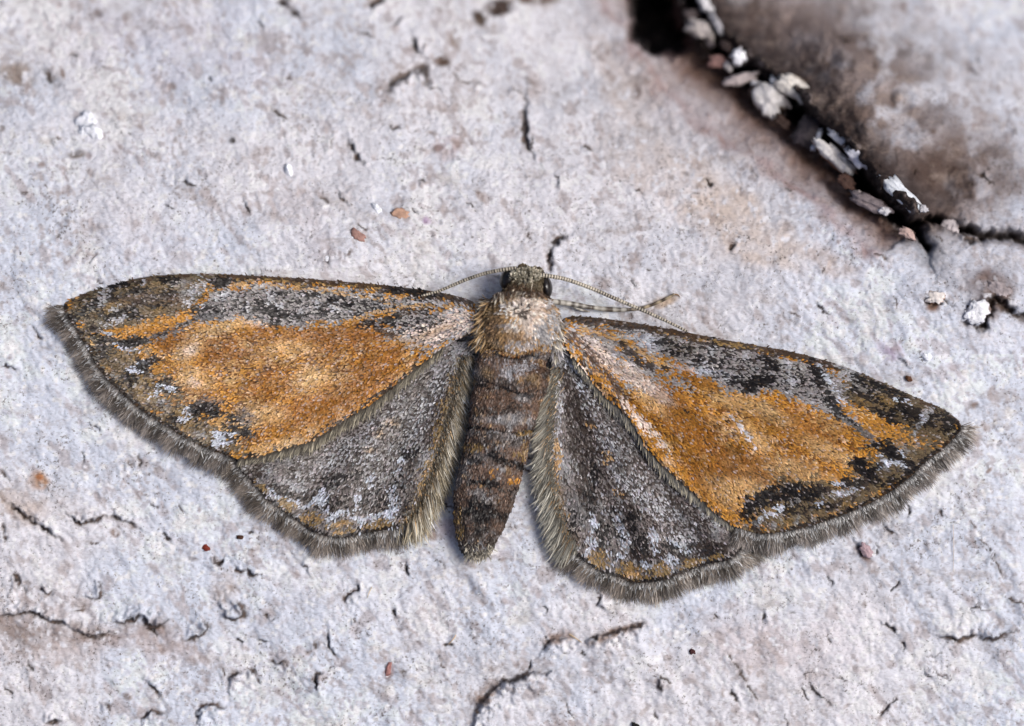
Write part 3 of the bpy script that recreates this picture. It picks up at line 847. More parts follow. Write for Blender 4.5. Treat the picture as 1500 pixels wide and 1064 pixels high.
def hairs(name, R, D, length, width, c0, c1, parent, seed, droop=0.0, mat=None, cjit=0.25):
    """tapered bristles; R (N,3) roots, D (N,3) directions"""
    r = np.random.default_rng(seed); n = len(R)
    D = D / (np.linalg.norm(D, axis=1)[:, None] + 1e-9)
    l = length * r.uniform(0.6, 1.25, n); w = width * r.uniform(0.7, 1.3, n)
    up = np.array([0, 0, 1.0]) + r.normal(0, 0.35, (n, 3))
    s = np.cross(D, up); s /= np.linalg.norm(s, axis=1)[:, None] + 1e-9
    bend = np.cross(D, np.array([0, 0, 1.0])) * r.normal(0, 0.13, n)[:, None]
    def pt(t):
        p = R + D * (l * t)[:, None] + bend * (l * t * t)[:, None]
        p[:, 2] -= droop * l * t * t
        return p
    rows = [(0, 0.8), (0.4, 1.0), (0.75, 0.7)]
    V = np.empty((n, 7, 3)); C = np.empty((n, 7, 3)); k = np.exp(r.normal(0, cjit, n))[:, None]
    c0 = np.broadcast_to(c0, (n, 3)); c1 = np.broadcast_to(c1, (n, 3))
    for i, (t, ww) in enumerate(rows):
        p = pt(t)
        V[:, 2 * i] = p - s * (w * ww / 2)[:, None]; V[:, 2 * i + 1] = p + s * (w * ww / 2)[:, None]
        C[:, 2 * i] = C[:, 2 * i + 1] = (c0 * (1 - t) + c1 * t) * k
    V[:, 6] = pt(1.0); C[:, 6] = c1 * k
    o = np.arange(n)[:, None] * 7
    q = np.concatenate([o + np.array([[0, 2, 3, 1]]), o + np.array([[2, 4, 5, 3]])])
    t3 = o + np.array([[4, 6, 5]])
    ob = build(name, V.reshape(-1, 3), [q[:, ::-1], t3[:, ::-1]], mat or M_hair, parent, C.reshape(-1, 3), smooth_shade=False)
    return tag(ob, kind="stuff")

def along(line, n, seed):
    """random points on a line with unit tangents and arc fraction"""
    ln = catmull(line, 8)
    seg = np.hypot(*np.diff(ln, axis=0).T); L = np.concatenate([[0], np.cumsum(seg)])
    r = np.random.default_rng(seed)
    s = np.sort(r.uniform(0, L[-1], n))
    x = np.interp(s, L, ln[:, 0]); y = np.interp(s, L, ln[:, 1])
    e = 3.0
    tx = np.interp(s + e, L, ln[:, 0]) - np.interp(s - e, L, ln[:, 0]); ty = np.interp(s + e, L, ln[:, 1]) - np.interp(s - e, L, ln[:, 1])
    t = np.stack([tx, ty], 1); t /= np.linalg.norm(t, axis=1)[:, None] + 1e-9
    return np.stack([x, y], 1), t, s / L[-1]

# ------------------------------------------------------------------ wing patterns
def paint_LF(P):
    p = Paint(P, 'O', 1)
    p.mottle('D', 40, 0.55, 201, ang=160, stretch=1.8); p.mottle('T', 30, 0.45, 202, ang=160, stretch=1.6); p.mottle('L', 20, 0.30, 203); p.mottle('Z', 9, 0.28, 231, ang=160, stretch=1.8); p.mottle('X', 7, 0.34, 232)  # Z mottle paints pinkish highlights onto the orange scales
    p.dots('X', 6.4, 0.45, [(640, 480), (240, 470), (240, 560), (350, 670), (600, 560)])
    p.blobs('D', [(430, 490, 70, 12, 0), (500, 500, 50, 16, -10), (520, 580, 60, 20, -35), (450, 600, 60, 24, -20), (330, 515, 40, 18, 10), (560, 530, 40, 22, -35), (400, 560, 30, 20, -20)], 0.6, 1.0)
    p.blobs('L', [(330, 480, 36, 9, -12), (278, 515, 22, 12, -30), (430, 510, 30, 10, 0), (330, 630, 40, 16, -20), (420, 650, 40, 8, -12), (290, 555, 24, 12, 20), (460, 555, 26, 14, -20), (395, 605, 22, 12, 0)], 0.6, 1.0)
    p.blobs('P', [(282, 512, 12, 7, -30), (290, 560, 9, 5, 0), (385, 470, 20, 6, 5)], 0.6, 0.9)
    # basal grey
    p.poly([(700, 445), (600, 440), (560, 470), (575, 488), (618, 512), (650, 508), (700, 490)], 'G', 0.95, 24)
    p.mottle('H', 22, 0.6, 204, [(700, 440), (590, 440), (560, 480), (620, 515), (700, 490)])
    p.blobs('P', [(676, 470, 26, 13, 10), (650, 478, 22, 10, 0), (625, 490, 20, 9, 20)], 0.85, 0.8)
    p.blobs('T', [(640, 485, 30, 4, -20), (600, 500, 22, 6, 20)], 0.5, 1.0)
    # subcostal grey band
    p.poly([(700, 448), (640, 440), (520, 425), (430, 419), (330, 424), (290, 448), (285, 470), (310, 474), (352, 463), (385, 470), (410, 480), (464, 477), (505, 470), (560, 458), (610, 450)], 'G', 0.97, 9)
    p.mottle('H', 16, 0.65, 205, [(640, 436), (520, 424), (430, 418), (330, 424), (300, 460), (352, 462), (410, 478), (505, 468), (610, 450)])
    p.mottle('K', 9, 0.34, 206, [(650, 436), (520, 424), (430, 418), (330, 424), (300, 462), (352, 462), (410, 480), (505, 470), (610, 452)])
    p.dots('K', 7.0, 0.65, [(640, 436), (520, 424), (430, 418), (330, 426), (300, 462), (352, 464), (410, 480), (505, 472), (620, 500), (660, 470)])
    p.line([(690, 452), (640, 449), (605, 448), (560, 438), (510, 430), (455, 424), (400, 420)], 2.6, 'T', 0.6)
    p.line([(600, 449), (560, 458), (520, 468)], 2.6, 'T', 0.6)
    # costa
    p.line([(695, 446), (640, 432), (560, 421), (480, 414), (400, 409), (320, 405), (268, 405), (215, 409), (168, 419), (125, 432)], 6.5, 'N', 0.95, 5)
    p.mottle('K', 16, 0.5, 207, [(690, 436), (560, 414), (400, 402), (268, 398), (215, 402), (215, 416), (400, 416), (560, 428), (690, 450)])
    p.line([(560, 424), (480, 418), (410, 413), (350, 410)], 1.7, 'Y', 0.5)
    p.blobs('K', [(620, 433, 26, 6, 10), (585, 428, 12, 4, 8), (328, 418, 16, 9, -10)], 0.9)
    # discal spot and dashes
    p.blobs('K', [(394, 455, 15, 9, 30), (408, 471, 11, 10, 50), (428, 459, 16, 4, 8), (442, 464, 14, 3, 8), (459, 434, 9, 7, 0), (515, 446, 12, 4, -8), (577, 467, 14, 6, -18), (538, 476, 12, 4, -10), (480, 455, 14, 3, 0), (500, 436, 10, 3, 0), (560, 482, 9, 4, 20), (570, 478, 14, 3, 0)], 0.95, 0.6)
    p.blobs('B', [(570, 488, 16, 5, 15), (604, 457, 18, 4, -8)], 0.7)
    # outer costal field
    p.poly([(330, 404), (268, 404), (215, 408), (168, 418), (100, 442), (104, 470), (165, 484), (218, 474), (280, 458), (300, 440)], 'V', 0.97, 8)
    p.mottle('G', 18, 0.5, 235, [(330, 404), (215, 408), (110, 440), (110, 470), (218, 472), (290, 450)], ang=165, stretch=2.2)
    p.mottle('K', 24, 0.84, 208, [(330, 402), (215, 404), (100, 440), (104, 472), (218, 474), (290, 452)], ang=165, stretch=2.6)
    p.mottle('Y', 22, 0.50, 209, [(320, 406), (215, 410), (130, 436), (120, 472), (218, 472), (280, 452)], ang=165, stretch=2.4)
    p.blobs('R', [(205, 441, 26, 8, -8), (255, 440, 20, 7, -8)], 0.5, 1.0)
    p.blobs('K', [(257, 412, 16, 6, 0), (170, 420, 18, 5, -15), (210, 424, 18, 5, -10), (134, 452, 16, 9, -20), (240, 446, 18, 4, -10), (180, 458, 18, 5, -10), (290, 454, 22, 6, -22), (300, 464, 18, 5, -12)], 0.85, 0.7)
    p.line([(305, 408), (298, 424), (280, 440)], 7, 'H', 0.7, 10); p.line([(338, 426), (322, 440), (300, 448)], 5, 'H', 0.6, 8)
    p.line([(218, 407), (214, 415)], 3, 'H', 0.8); p.line([(160, 428), (152, 446)], 7, 'G', 0.75, 8)
    p.blobs('H', [(172, 470, 14, 4, -20), (160, 476, 12, 4, 0), (176, 450, 10, 4, -30), (122, 474, 14, 4, 20)], 0.8, 0.8)
    # orange tongue and the dark streak below it
    p.line([(165, 492), (205, 484), (245, 474), (282, 463)], 8.5, 'O', 0.9, 11)
    p.line([(190, 484), (240, 472)], 3, 'T', 0.6)
    p.line([(205, 505), (232, 494), (263, 482), (294, 468), (325, 464)], 5.0, 'S', 0.9, 6); p.line([(212, 502), (246, 487), (290, 468)], 2.4, 'K', 0.7)
    # margin
    p.poly([(98, 452), (170, 492), (205, 510), (232, 545), (262, 585), (310, 612), (352, 640), (362, 664), (330, 668), (250, 628), (182, 579), (148, 545), (112, 484)], 'V', 0.95, 22)
    p.mottle('G', 12, 0.4, 212, [(98, 450), (205, 505), (262, 585), (352, 640), (360, 668), (250, 628), (148, 545)])
    p.mottle('Y', 20, 0.5, 210, [(98, 450), (205, 505), (262, 585), (352, 640), (360, 668), (250, 628), (148, 545)])
    p.mottle('N', 11, 0.42, 211, [(98, 450), (205, 505), (262, 585), (352, 640), (360, 668), (250, 628), (148, 545)])
    p.blobs('K', [(192, 504, 20, 8, -18), (160, 500, 20, 9, 30), (221, 535, 18, 8, -25), (246, 566, 14, 7, 10), (300, 601, 22, 12, -8), (353, 622, 20, 14, 25), (340, 640, 14, 8, 0), (150, 520, 12, 8, 40), (190, 556, 12, 8, 40), (262, 612, 12, 5, 30), (112, 470, 10, 8, 50)], 0.86, 0.8)
    p.blobs('M', [(310, 590, 18, 8, -10), (365, 610, 14, 10, 30)], 0.6, 1.0)
    p.blobs('W', [(181, 508, 12, 4, 35), (196, 516, 13, 4, 10), (198, 544, 12, 5, 0), (210, 537, 10, 4, -30), (234, 575, 14, 5, -25), (246, 568, 10, 4, 10), (277, 604, 7, 9, 20), (272, 612, 8, 4, 0), (326, 642, 9, 12, 30), (336, 650, 8, 6, 0), (345, 634, 9, 4, -20), (160, 488, 12, 4, 20)], 0.85, 0.7)
    t = np.array(LF_TERM, float)
    p.line(t + (5, -4), 3.0, 'K', 1.0, 2.0, raw=True); p.line(t + (0.5, 0.5), 1.9, 'W', 0.75, 1.6)
    p.line([(360, 668), (413, 657), (458, 643), (515, 607), (574, 566), (624, 527)], 3, 'K', 0.6)
    for w_, ln in ((8, [(388, 450), (400, 458), (411, 474)]), (5, [(184, 503), (208, 505)]), (6, [(210, 540), (232, 530)]), (8, [(286, 601), (316, 600)]), (8, [(342, 614), (364, 632)]),
                   (4, [(290, 458), (318, 448)]), (7, [(318, 416), (340, 418)]), (5, [(570, 470), (590, 463)]), (5, [(246, 411), (268, 412)]), (5, [(160, 421), (182, 417)]), (6, [(126, 456), (142, 448)])):
        p.line(ln, w_, 'K', 0.88, w_ * 0.9)
    p.c *= (1 + 0.7 * p.tex)[:, None]
    return p.c

def paint_RF(P):
    p = Paint(P, 'O', 2)
    p.mottle('D', 44, 0.55, 221, ang=35, stretch=1.8); p.mottle('T', 30, 0.42, 222, ang=35, stretch=1.8); p.mottle('L', 18, 0.24, 223); p.mottle('Z', 9, 0.28, 233, ang=35, stretch=1.8); p.mottle('X', 7, 0.34, 234)  # highlights painted here too, by the Z mottle
    p.dots('X', 6.4, 0.4, [(900, 500), (1250, 600), (1270, 660), (1080, 770), (900, 590)])
    for e_ in ((1010, 715), (1080, 730), (1150, 700), (1240, 660)): p.line([(860, 520), (0.5 * (860 + e_[0]), 0.5 * (520 + e_[1]) - 8), e_], 1.3, 'Z', 0.4)
    p.blobs('D', [(1015, 553, 50, 9, 25), (1042, 655, 46, 22, 40), (1177, 627, 44, 20, 25), (990, 610, 46, 22, 40), (1030, 700, 40, 14, 45), (960, 560, 40, 10, 35), (1110, 690, 30, 14, 30)], 0.62, 1.0)
    p.blobs('L', [(1115, 600, 40, 9, 25), (1060, 585, 30, 8, 20), (1160, 690, 46, 14, 15), (1100, 640, 26, 12, 40), (1210, 660, 40, 10, 25), (1060, 720, 30, 14, 40), (950, 585, 26, 9, 40), (1095, 710, 30, 10, 20)], 0.55, 1.0)
    # base: grey and pale between orange rays
    p.poly([(822, 476), (850, 466), (930, 500), (980, 540), (1000, 560), (960, 566), (920, 560), (880, 540), (840, 510)], 'G', 0.9, 26)
    p.mottle('H', 20, 0.6, 224, [(822, 474), (850, 466), (940, 510), (990, 560), (900, 560), (840, 512)])
    p.blobs('P', [(866, 510, 24, 9, 38), (880, 526, 22, 8, 38), (935, 556, 30, 8, 30), (965, 580, 20, 7, 30), (918, 545, 22, 10, 30)], 0.7, 0.9)
    p.line([(832, 488), (850, 506), (870, 530), (895, 562), (910, 585)], 6.5, 'R', 0.7, 8)
    p.line([(850, 484), (885, 492), (920, 506), (945, 520), (975, 537)], 5.0, 'T', 0.75, 6)
    p.line([(905, 505), (930, 525), (950, 535)], 5, 'N', 0.75, 6)
    p.blobs('P', [(917, 592, 16, 5, 42), (932, 610, 18, 6, 42), (948, 628, 16, 5, 42), (968, 650, 16, 5, 45), (855, 540, 14, 4, 48)], 0.9, 0.8)
    p.line([(1067, 606), (1082, 620), (1090, 634), (1100, 655)], 3.2, 'W', 0.75, 3.5)
    p.blobs('K', [(1003, 600, 6, 3, 25), (1059, 613, 3, 2.5, 0), (970, 538, 8, 3, 20)], 0.9)
    # subcostal grey band
    band = [(830, 468), (900, 474), (1000, 492), (1100, 511), (1200, 534), (1240, 560), (1250, 590), (1262, 630), (1240, 622), (1222, 612), (1180, 592), (1134, 574), (1100, 578), (1064, 571), (1034, 558), (1000, 537), (966, 522), (920, 492), (870, 478)]
    p.poly(band, 'G', 0.97, 9)
    p.mottle('H', 16, 0.6, 225, band); p.mottle('N', 12, 0.42, 226, band)
    p.dots('K', 7.0, 0.7, [(930, 486), (1000, 496), (1100, 515), (1190, 540), (1230, 600), (1134, 572), (1100, 576), (1034, 556), (966, 520)])
    p.blobs('W', [(947, 500, 22, 10, 20), (1010, 540, 22, 4, 10), (1045, 545, 26, 3, 8)], 0.65, 1.0)
    p.blobs('V', [(985, 508, 24, 11, 12)], 0.6, 1.0); p.blobs('K', [(990, 516, 20, 4, 10), (975, 503, 14, 4, 10), (1000, 509, 12, 3, 10)], 0.8)
    p.line([(835, 468), (900, 473), (1000, 490), (1100, 509), (1160, 520), (1220, 536), (1280, 559), (1340, 586), (1395, 614)], 7.5, 'N', 0.96, 5)
    p.mottle('K', 16, 0.5, 227, [(830, 460), (1000, 484), (1160, 512), (1160, 528), (1000, 500), (830, 476)]); p.line([(960, 486), (1060, 503), (1130, 517)], 2.2, 'Y', 0.5)
    p.blobs('K', [(1108, 558, 17, 8, -14), (1098, 567, 14, 7, 10), (1078, 562, 18, 4, 15), (1060, 549, 22, 3, 10), (1126, 531, 14, 6, 35), (1112, 524, 10, 4, 30), (1191, 542, 13, 6, 25)], 0.96, 0.6)
    p.line([(1185, 530), (1200, 560), (1216, 592), (1226, 608)], 7.5, 'K', 0.72, 8); p.line([(1196, 538), (1212, 560), (1229, 585), (1234, 600)], 4, 'W', 0.75, 5)
    p.line([(1150, 530), (1158, 556), (1150, 575)], 4, 'H', 0.6, 6)
    # outer costal field
    p.poly([(1225, 534), (1280, 556), (1340, 584), (1400, 616), (1400, 640), (1370, 652), (1320, 630), (1270, 606), (1236, 590)], 'V', 0.97, 9)
    p.mottle('G', 18, 0.45, 236, [(1230, 540), (1340, 588), (1395, 618), (1390, 640), (1330, 630), (1245, 590)], ang=28, stretch=2.4)
    p.mottle('K', 24, 0.84, 228, [(1225, 532), (1340, 582), (1402, 616), (1398, 642), (1330, 634), (1240, 592)], ang=28, stretch=2.8)
    p.mottle('Y', 22, 0.46, 229, [(1230, 545), (1340, 590), (1395, 622), (1380, 645), (1330, 632), (1245, 592)], ang=28, stretch=2.6)
    p.blob(1240, 545, 20, 12, 60, 'G', 0.9, 0.7); p.blobs('H', [(1236, 556, 9, 12, 20)], 0.6)
    p.blobs('K', [(1290, 566, 34, 5, 22), (1268, 580, 26, 6, 28), (1312, 602, 26, 6, 28), (1296, 612, 20, 5, 28), (1382, 614, 18, 10, 35), (1256, 560, 16, 6, 28)], 0.8, 0.7)
    p.line([(1358, 598), (1348, 612), (1334, 628)], 5.5, 'G', 0.8, 6); p.blobs('W', [(1346, 614, 6, 5, 30), (1333, 636, 8, 5, 20), (1338, 645, 7, 4, 20), (1325, 590, 14, 4, 20)], 0.75, 0.8)
    # orange tongue, dark streak under it
    p.line([(1236, 600), (1262, 614), (1292, 630), (1322, 645)], 9, 'O', 0.9, 11); p.line([(1245, 600), (1280, 618)], 3, 'L', 0.5)
    p.line([(1226, 608), (1246, 624), (1270, 640), (1284, 652)], 4.6, 'S', 0.95, 5); p.line([(1228, 606), (1250, 624)], 2.2, 'K', 0.7)
    # margin
    marg = [(1404, 632), (1372, 650), (1330, 640), (1296, 648), (1262, 672), (1236, 700), (1190, 705), (1140, 706), (1104, 730), (1082, 768), (1110, 782), (1147, 779), (1198, 767), (1260, 744), (1303, 721), (1334, 698), (1382, 657)]
    p.poly(marg, 'V', 0.95, 22); p.mottle('G', 12, 0.4, 213, marg); p.mottle('Y', 20, 0.52, 230, marg, ang=30, stretch=1.8); p.mottle('N', 11, 0.42, 231, marg)
    p.blobs('K', [(1292, 655, 20, 9, 20), (1312, 664, 16, 7, 30), (1264, 684, 20, 10, 30), (1280, 702, 14, 7, 40), (1236, 706, 18, 8, 0), (1174, 722, 26, 13, 10), (1140, 722, 26, 12, -10), (1106, 736, 20, 12, -15), (1150, 745, 14, 6, 0), (1304, 706, 12, 10, 30), (1200, 740, 14, 6, 0), (1330, 684, 10, 8, 40), (1095, 760, 16, 7, 20)], 0.84, 0.8)
    p.blobs('W', [(1312, 656, 10, 4, 50), (1308, 675, 12, 4, 10), (1287, 686, 5, 10, -20), (1290, 670, 10, 3, 30), (1238, 718, 16, 6, -5), (1226, 706, 8, 4, 0), (1196, 734, 7, 8, 30), (1126, 751, 16, 6, -30), (1114, 758, 12, 5, -20), (1140, 742, 8, 6, -30), (1220, 702, 6, 5, 0)], 0.85, 0.7)
    t = np.array(RF_TERM, float)
    p.line(t + (-5, -4), 3.0, 'K', 1.0, 2.0, raw=True); p.line([(1395, 612), (1403, 626), (1398, 640)], 4, 'K', 0.8); p.line(t + (-0.5, 0.5), 2.0, 'W', 0.75, 1.6)
    p.line([(1110, 778), (1053, 752), (1000, 704), (947, 651), (910, 597), (861, 546)], 2.6, 'N', 0.6)
    for w_, ln in ((8, [(1090, 568), (1122, 554)]), (5, [(1116, 526), (1136, 538)]), (5, [(1183, 538), (1200, 546)]), (8, [(1098, 737), (1124, 729)]), (8, [(1138, 722), (1186, 722)]), (8, [(1254, 678), (1278, 690)]), (7, [(1284, 652), (1306, 660)])):
        p.line(ln, w_, 'K', 0.88, w_ * 0.9)
    p.c *= (1 + 0.7 * p.tex)[:, None]
    return p.c

def paint_LH(P):
    p = Paint(P, 'M', 3)
    p.mottle('S', 34, 0.6, 241, ang=120, stretch=1.5); p.mottle('G', 20, 0.68, 242, ang=120, stretch=2.2); p.mottle('H', 9, 0.35, 245); p.mottle('N', 20, 0.40, 243, ang=115, stretch=2.5)
    p.line([(680, 520), (650, 560), (624, 600), (600, 645), (588, 690), (578, 725)], 15, 'G', 0.75, 20); p.line([(655, 545), (624, 597), (592, 670), (586, 690)], 8, 'H', 0.7, 12)
    p.blobs('H', [(495, 670, 40, 12, -30), (540, 640, 30, 12, -40), (560, 700, 26, 10, -60), (440, 712, 26, 6, 30)], 0.5, 1.2)
    p.blobs('T', [(576, 619, 10, 6, 0), (560, 632, 8, 5, 0), (545, 655, 8, 4, 0)], 0.6, 1.0)
    p.line([(668, 560), (650, 620), (640, 672), (622, 720), (606, 758)], 12, 'Y', 0.8, 14); p.line([(650, 640), (636, 690), (618, 735)], 6, 'T', 0.6, 8)
    p.mottle('N', 11, 0.42, 244, [(690, 520), (650, 590), (610, 765), (580, 765), (630, 620), (660, 540)])
    p.dots('N', 7.2, 0.9, [(690, 510), (640, 545), (560, 590), (450, 665), (400, 690), (480, 740), (590, 740), (640, 640)])
    p.blobs('K', [(582, 704, 8, 22, 20), (596, 740, 8, 16, 10), (537, 745, 8, 22, 10), (492, 738, 14, 14, 0), (600, 660, 10, 16, 10), (560, 735, 10, 16, 0), (455, 735, 14, 10, 30), (415, 716, 18, 8, 30), (500, 700, 30, 8, -20)], 0.7, 0.9)
    p.line([(375, 698), (410, 716), (450, 732), (480, 745), (515, 745), (560, 745), (600, 735)], 7, 'N', 0.55, 10)
    # white scallops over tan half moons
    p.line([(392, 716), (412, 722), (436, 736), (446, 750)], 4, 'W', 0.7); p.line([(440, 752), (452, 738), (472, 735), (480, 750), (484, 764)], 4.5, 'W', 0.8)
    p.line([(484, 764), (491, 752), (508, 748), (522, 754), (530, 766)], 4.5, 'W', 0.85); p.line([(530, 766), (540, 757), (560, 752), (572, 754), (578, 766)], 4.0, 'W', 0.8)
    p.blobs('W', [(528, 730, 4, 18, 10), (588, 683, 6, 18, 15), (578, 722, 5, 14, 10), (571, 752, 5, 12, 15), (472, 728, 6, 10, 20), (545, 700, 5, 10, 10), (582, 740, 4, 12, 10)], 0.8, 0.8)
    p.blobs('Y', [(424, 737, 13, 9, 35), (458, 758, 15, 12, 20), (503, 771, 20, 12, 0), (557, 768, 18, 10, -8), (384, 712, 10, 6, 40)], 0.92, 0.5)
    p.blobs('T', [(503, 773, 12, 7, 0), (458, 760, 8, 6, 0)], 0.5)
    t = np.array(LH_MARG, float)
    p.line(t + (1.5, -5), 3.2, 'K', 1.0, 2, raw=True); p.line(t, 1.8, 'W', 0.6, 1.6)
    p.c *= (1 + 0.6 * p.tex)[:, None]
    return p.c

def paint_RH(P):
    p = Paint(P, 'M', 4)
    p.mottle('S', 34, 0.6, 251, ang=60, stretch=1.5); p.mottle('G', 20, 0.68, 252, ang=60, stretch=2.2); p.mottle('H', 9, 0.35, 255); p.mottle('N', 20, 0.42, 253, ang=65, stretch=2.5)
    p.line([(826, 520), (845, 560), (872, 610), (890, 660), (905, 690), (947, 735), (985, 752)], 11, 'H', 0.75, 16)
    p.line([(822, 515), (838, 545), (850, 570)], 6, 'W', 0.8, 6); p.line([(895, 640), (925, 680), (940, 690)], 10, 'H', 0.6, 14); p.line([(812, 560), (816, 620), (818, 680)], 7, 'H', 0.7, 9)
    p.blobs('H', [(985, 750, 34, 9, 35), (955, 745, 20, 8, 40), (930, 715, 20, 9, 45), (1000, 790, 30, 8, 30)], 0.6, 1.1)
    p.line([(826, 545), (838, 585), (852, 620), (866, 660)], 8, 'N', 0.7, 9); p.line([(840, 650), (852, 700), (866, 740)], 10, 'N', 0.5, 12)
    p.blobs('T', [(891, 668, 7, 8, 0), (888, 660, 6, 5, 0), (860, 620, 6, 4, 0), (905, 720, 8, 4, 40), (816, 665, 5, 18, 0), (820, 760, 7, 20, 0), (812, 700, 5, 16, 0)], 0.75, 0.9)
    p.blobs('Y', [(816, 740, 9, 36, 0), (830, 788, 12, 14, 30)], 0.6, 0.9)
    p.dots('N', 7.2, 0.9, [(822, 520), (860, 550), (920, 630), (1000, 720), (1060, 770), (1000, 790), (860, 770), (830, 680), (822, 600)])
    p.blobs('K', [(883, 793, 10, 24, -12), (936, 800, 12, 20, -12), (866, 745, 7, 22, -10), (905, 770, 8, 22, -15), (985, 805, 18, 12, 10), (925, 760, 10, 14, 0), (1030, 805, 26, 8, 10), (840, 765, 8, 18, 0), (870, 690, 6, 16, -10)], 0.72, 0.9)
    p.line([(850, 790), (890, 806), (940, 815), (1000, 812), (1060, 800)], 8, 'N', 0.5, 12)
    p.blobs('W', [(869, 760, 5, 16, -8), (864, 790, 7, 16, 5), (915, 790, 6, 16, -8), (957, 793, 5, 18, -15), (893, 818, 4, 12, -25), (944, 824, 9, 6, 0), (905, 812, 4, 12, 20), (980, 818, 8, 10, -25), (906, 760, 5, 12, -10), (996, 800, 16, 5, 30), (858, 806, 6, 8, 20)], 0.82, 0.8)
    p.blobs('Y', [(875, 817, 15, 12, 30), (922, 836, 20, 12, 15), (966, 834, 17, 11, -5), (1012, 826, 16, 9, -12), (1046, 814, 10, 6, -15)], 0.92, 0.5)
    p.blobs('T', [(920, 838, 10, 6, 10)], 0.4)
    t = np.array(RH_MARG, float)
    p.line(t + (-1, -5), 3.2, 'K', 1.0, 2, raw=True); p.line(t, 1.8, 'W', 0.6, 1.6)
    p.c *= (1 + 0.6 * p.tex)[:, None]
    return p.c

WINGS = [
    ("hindwing", 'LH', [LH_MARG, LH_IN[:-1], [(696, 500), (640, 506), (560, 540), (460, 600), (380, 640), (346, 664)]], (62, 52, 46), paint_LH, (698, 500), "grey brown hindwing with tan half-moons, the one half covered below the horizontal forewing"),
    ("hindwing", 'RH', [RH_MARG, RH_IN[:-1], [(812, 505), (860, 520), (930, 580), (1010, 690), (1080, 760), (1118, 780)]], (62, 52, 46), paint_RH, (814, 500), "grey brown hindwing with pale streak, on the side of the stretched foreleg"),
    ("forewing", 'LF', [LF_COSTA, LF_TERM, LF_TRAIL], (74, 58, 44), paint_LF, (702, 468), "orange forewing held nearly level, grey band along its leading edge"),
    ("forewing", 'RF', [RF_COSTA, RF_TERM, RF_TRAIL], (74, 58, 44), paint_RF, (820, 480), "orange forewing slanting down, a short white streak in its orange field"),
]
wing_ob = {}
for k, (nm, kind, outl, mc, painter, base, lb) in enumerate(WINGS):
    ob, ol = wing_mesh(nm, kind, outl, mc, lb)
    wing_ob[kind] = ob
    zf = lambda x, y, kd=kind: wing_z(kd, x, y)
    big = kind in ('LH', 'RH')
    P = hexfill(ol, 2.7, 2.4, 0.8, 60 + k)
    c = painter(P)
    x, y = P[:, 0], P[:, 1]
    c = c * (1 + 0.45 * fbm(x, y, 30, 3, 260 + k) + 0.5 * fbm(x, y, 9, 2, 270 + k))[:, None]
    rp = np.random.default_rng(280 + k).random(len(P))
    c[rp < 0.04] *= 0.4
    c[rp > 0.93] = 0.55 * c[rp > 0.93] + 0.45 * lin((206, 196, 196))
    d = P - np.array(base); d = d / (np.linalg.norm(d, axis=1)[:, None] + 1e-9)
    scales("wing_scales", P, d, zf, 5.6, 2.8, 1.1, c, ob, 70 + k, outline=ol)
    # sparse raised cover scales that catch the light
    P2 = hexfill(ol, 6.0, 5.5, 2.8, 80 + k)
    c2 = painter(P2) * 1.12
    d2 = P2 - np.array(base); d2 = d2 / (np.linalg.norm(d2, axis=1)[:, None] + 1e-9)
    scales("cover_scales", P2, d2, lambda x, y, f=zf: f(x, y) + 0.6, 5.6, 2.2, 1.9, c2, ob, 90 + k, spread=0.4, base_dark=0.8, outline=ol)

# ---- fringes
def fringe(kind, line, sign, length, n, seed, tones, z_off=0.0, lean=0.0, dark=1.0):
    """three tiers: dark roots, a pale-tipped row, long soft tips"""
    ob = wing_ob[kind]
    tiers = ((0.34, 1.4, 0.34, 2.0, (70, 62, 56), (196, 194, 190)), (0.62, 1.3, 0.46, 1.2, (48, 42, 40), (104, 96, 90)), (1.0, 1.0, 0.58, 0.0, (64, 58, 56), (160, 152, 146)))
    for i, (fl, w, share, dz, ca, cb_) in enumerate(tiers):
        m = int(n * share)
        p, t, s = along(line, m, seed + i)
        nrm = np.stack([t[:, 1], -t[:, 0]], 1) * sign
        r = np.random.default_rng(seed + 10 + i)
        ang = r.normal(lean, 0.26, m) + 0.35 * fbm(s * 400, s * 0, 30, 2, seed)
        dx = nrm[:, 0] * np.cos(ang) - nrm[:, 1] * np.sin(ang); dy = nrm[:, 0] * np.sin(ang) + nrm[:, 1] * np.cos(ang)
        p = p + nrm * r.uniform(-1.0, 3.0 + 3 * i, m)[:, None]
        z = wing_z(kind, p[:, 0], p[:, 1]) + z_off + dz * 0.8 + r.uniform(-0.6, 0.6, m)
        R = np.column_stack([p, z]); D = np.column_stack([dx, dy, r.normal(-0.06 + 0.03 * dz, 0.07, m)])
        band = smooth(0.5 + 2.5 * np.sin(s * tones[1] + 1.0) * 0.5 + 1.4 * fbm(s * 900, s * 0 + 3, 40, 2, seed + 3))[:, None]
        c0 = (lin(ca)[None] * (0.40 + 0.75 * band)) * dark
        c1 = (lin(cb_)[None] * (0.42 + 0.75 * band) * (1 - tones[0]) + tones[0] * lin((168, 152, 130))[None] * (0.6 + 0.5 * band)) * dark
        if i < 2:
            pick = (r.random(m) < (0.5 if i == 0 else 0.16))[:, None]
            c1 = np.where(pick, lin((206, 206, 204)), c1)
        hairs("fringe", R, D, length * fl * (0.9 + 0.7 * fbm(s * 900, s * 0, 40, 3, seed + 5)), w, c0, c1, ob, seed + 20 + i, droop=0.12)

fringe('LF', LF_TERM, -1, 25, 5200, 500, (0.25, 60))
fringe('RF', RF_TERM + RF_TRAIL[:2], 1, 25, 5200, 530, (0.2, 60))
fringe('LH', LH_MARG, -1, 28, 3600, 560, (0.4, 44), z_off=-1)
fringe('RH', RH_MARG, 1, 28, 3800, 590, (0.4, 44), z_off=-1)


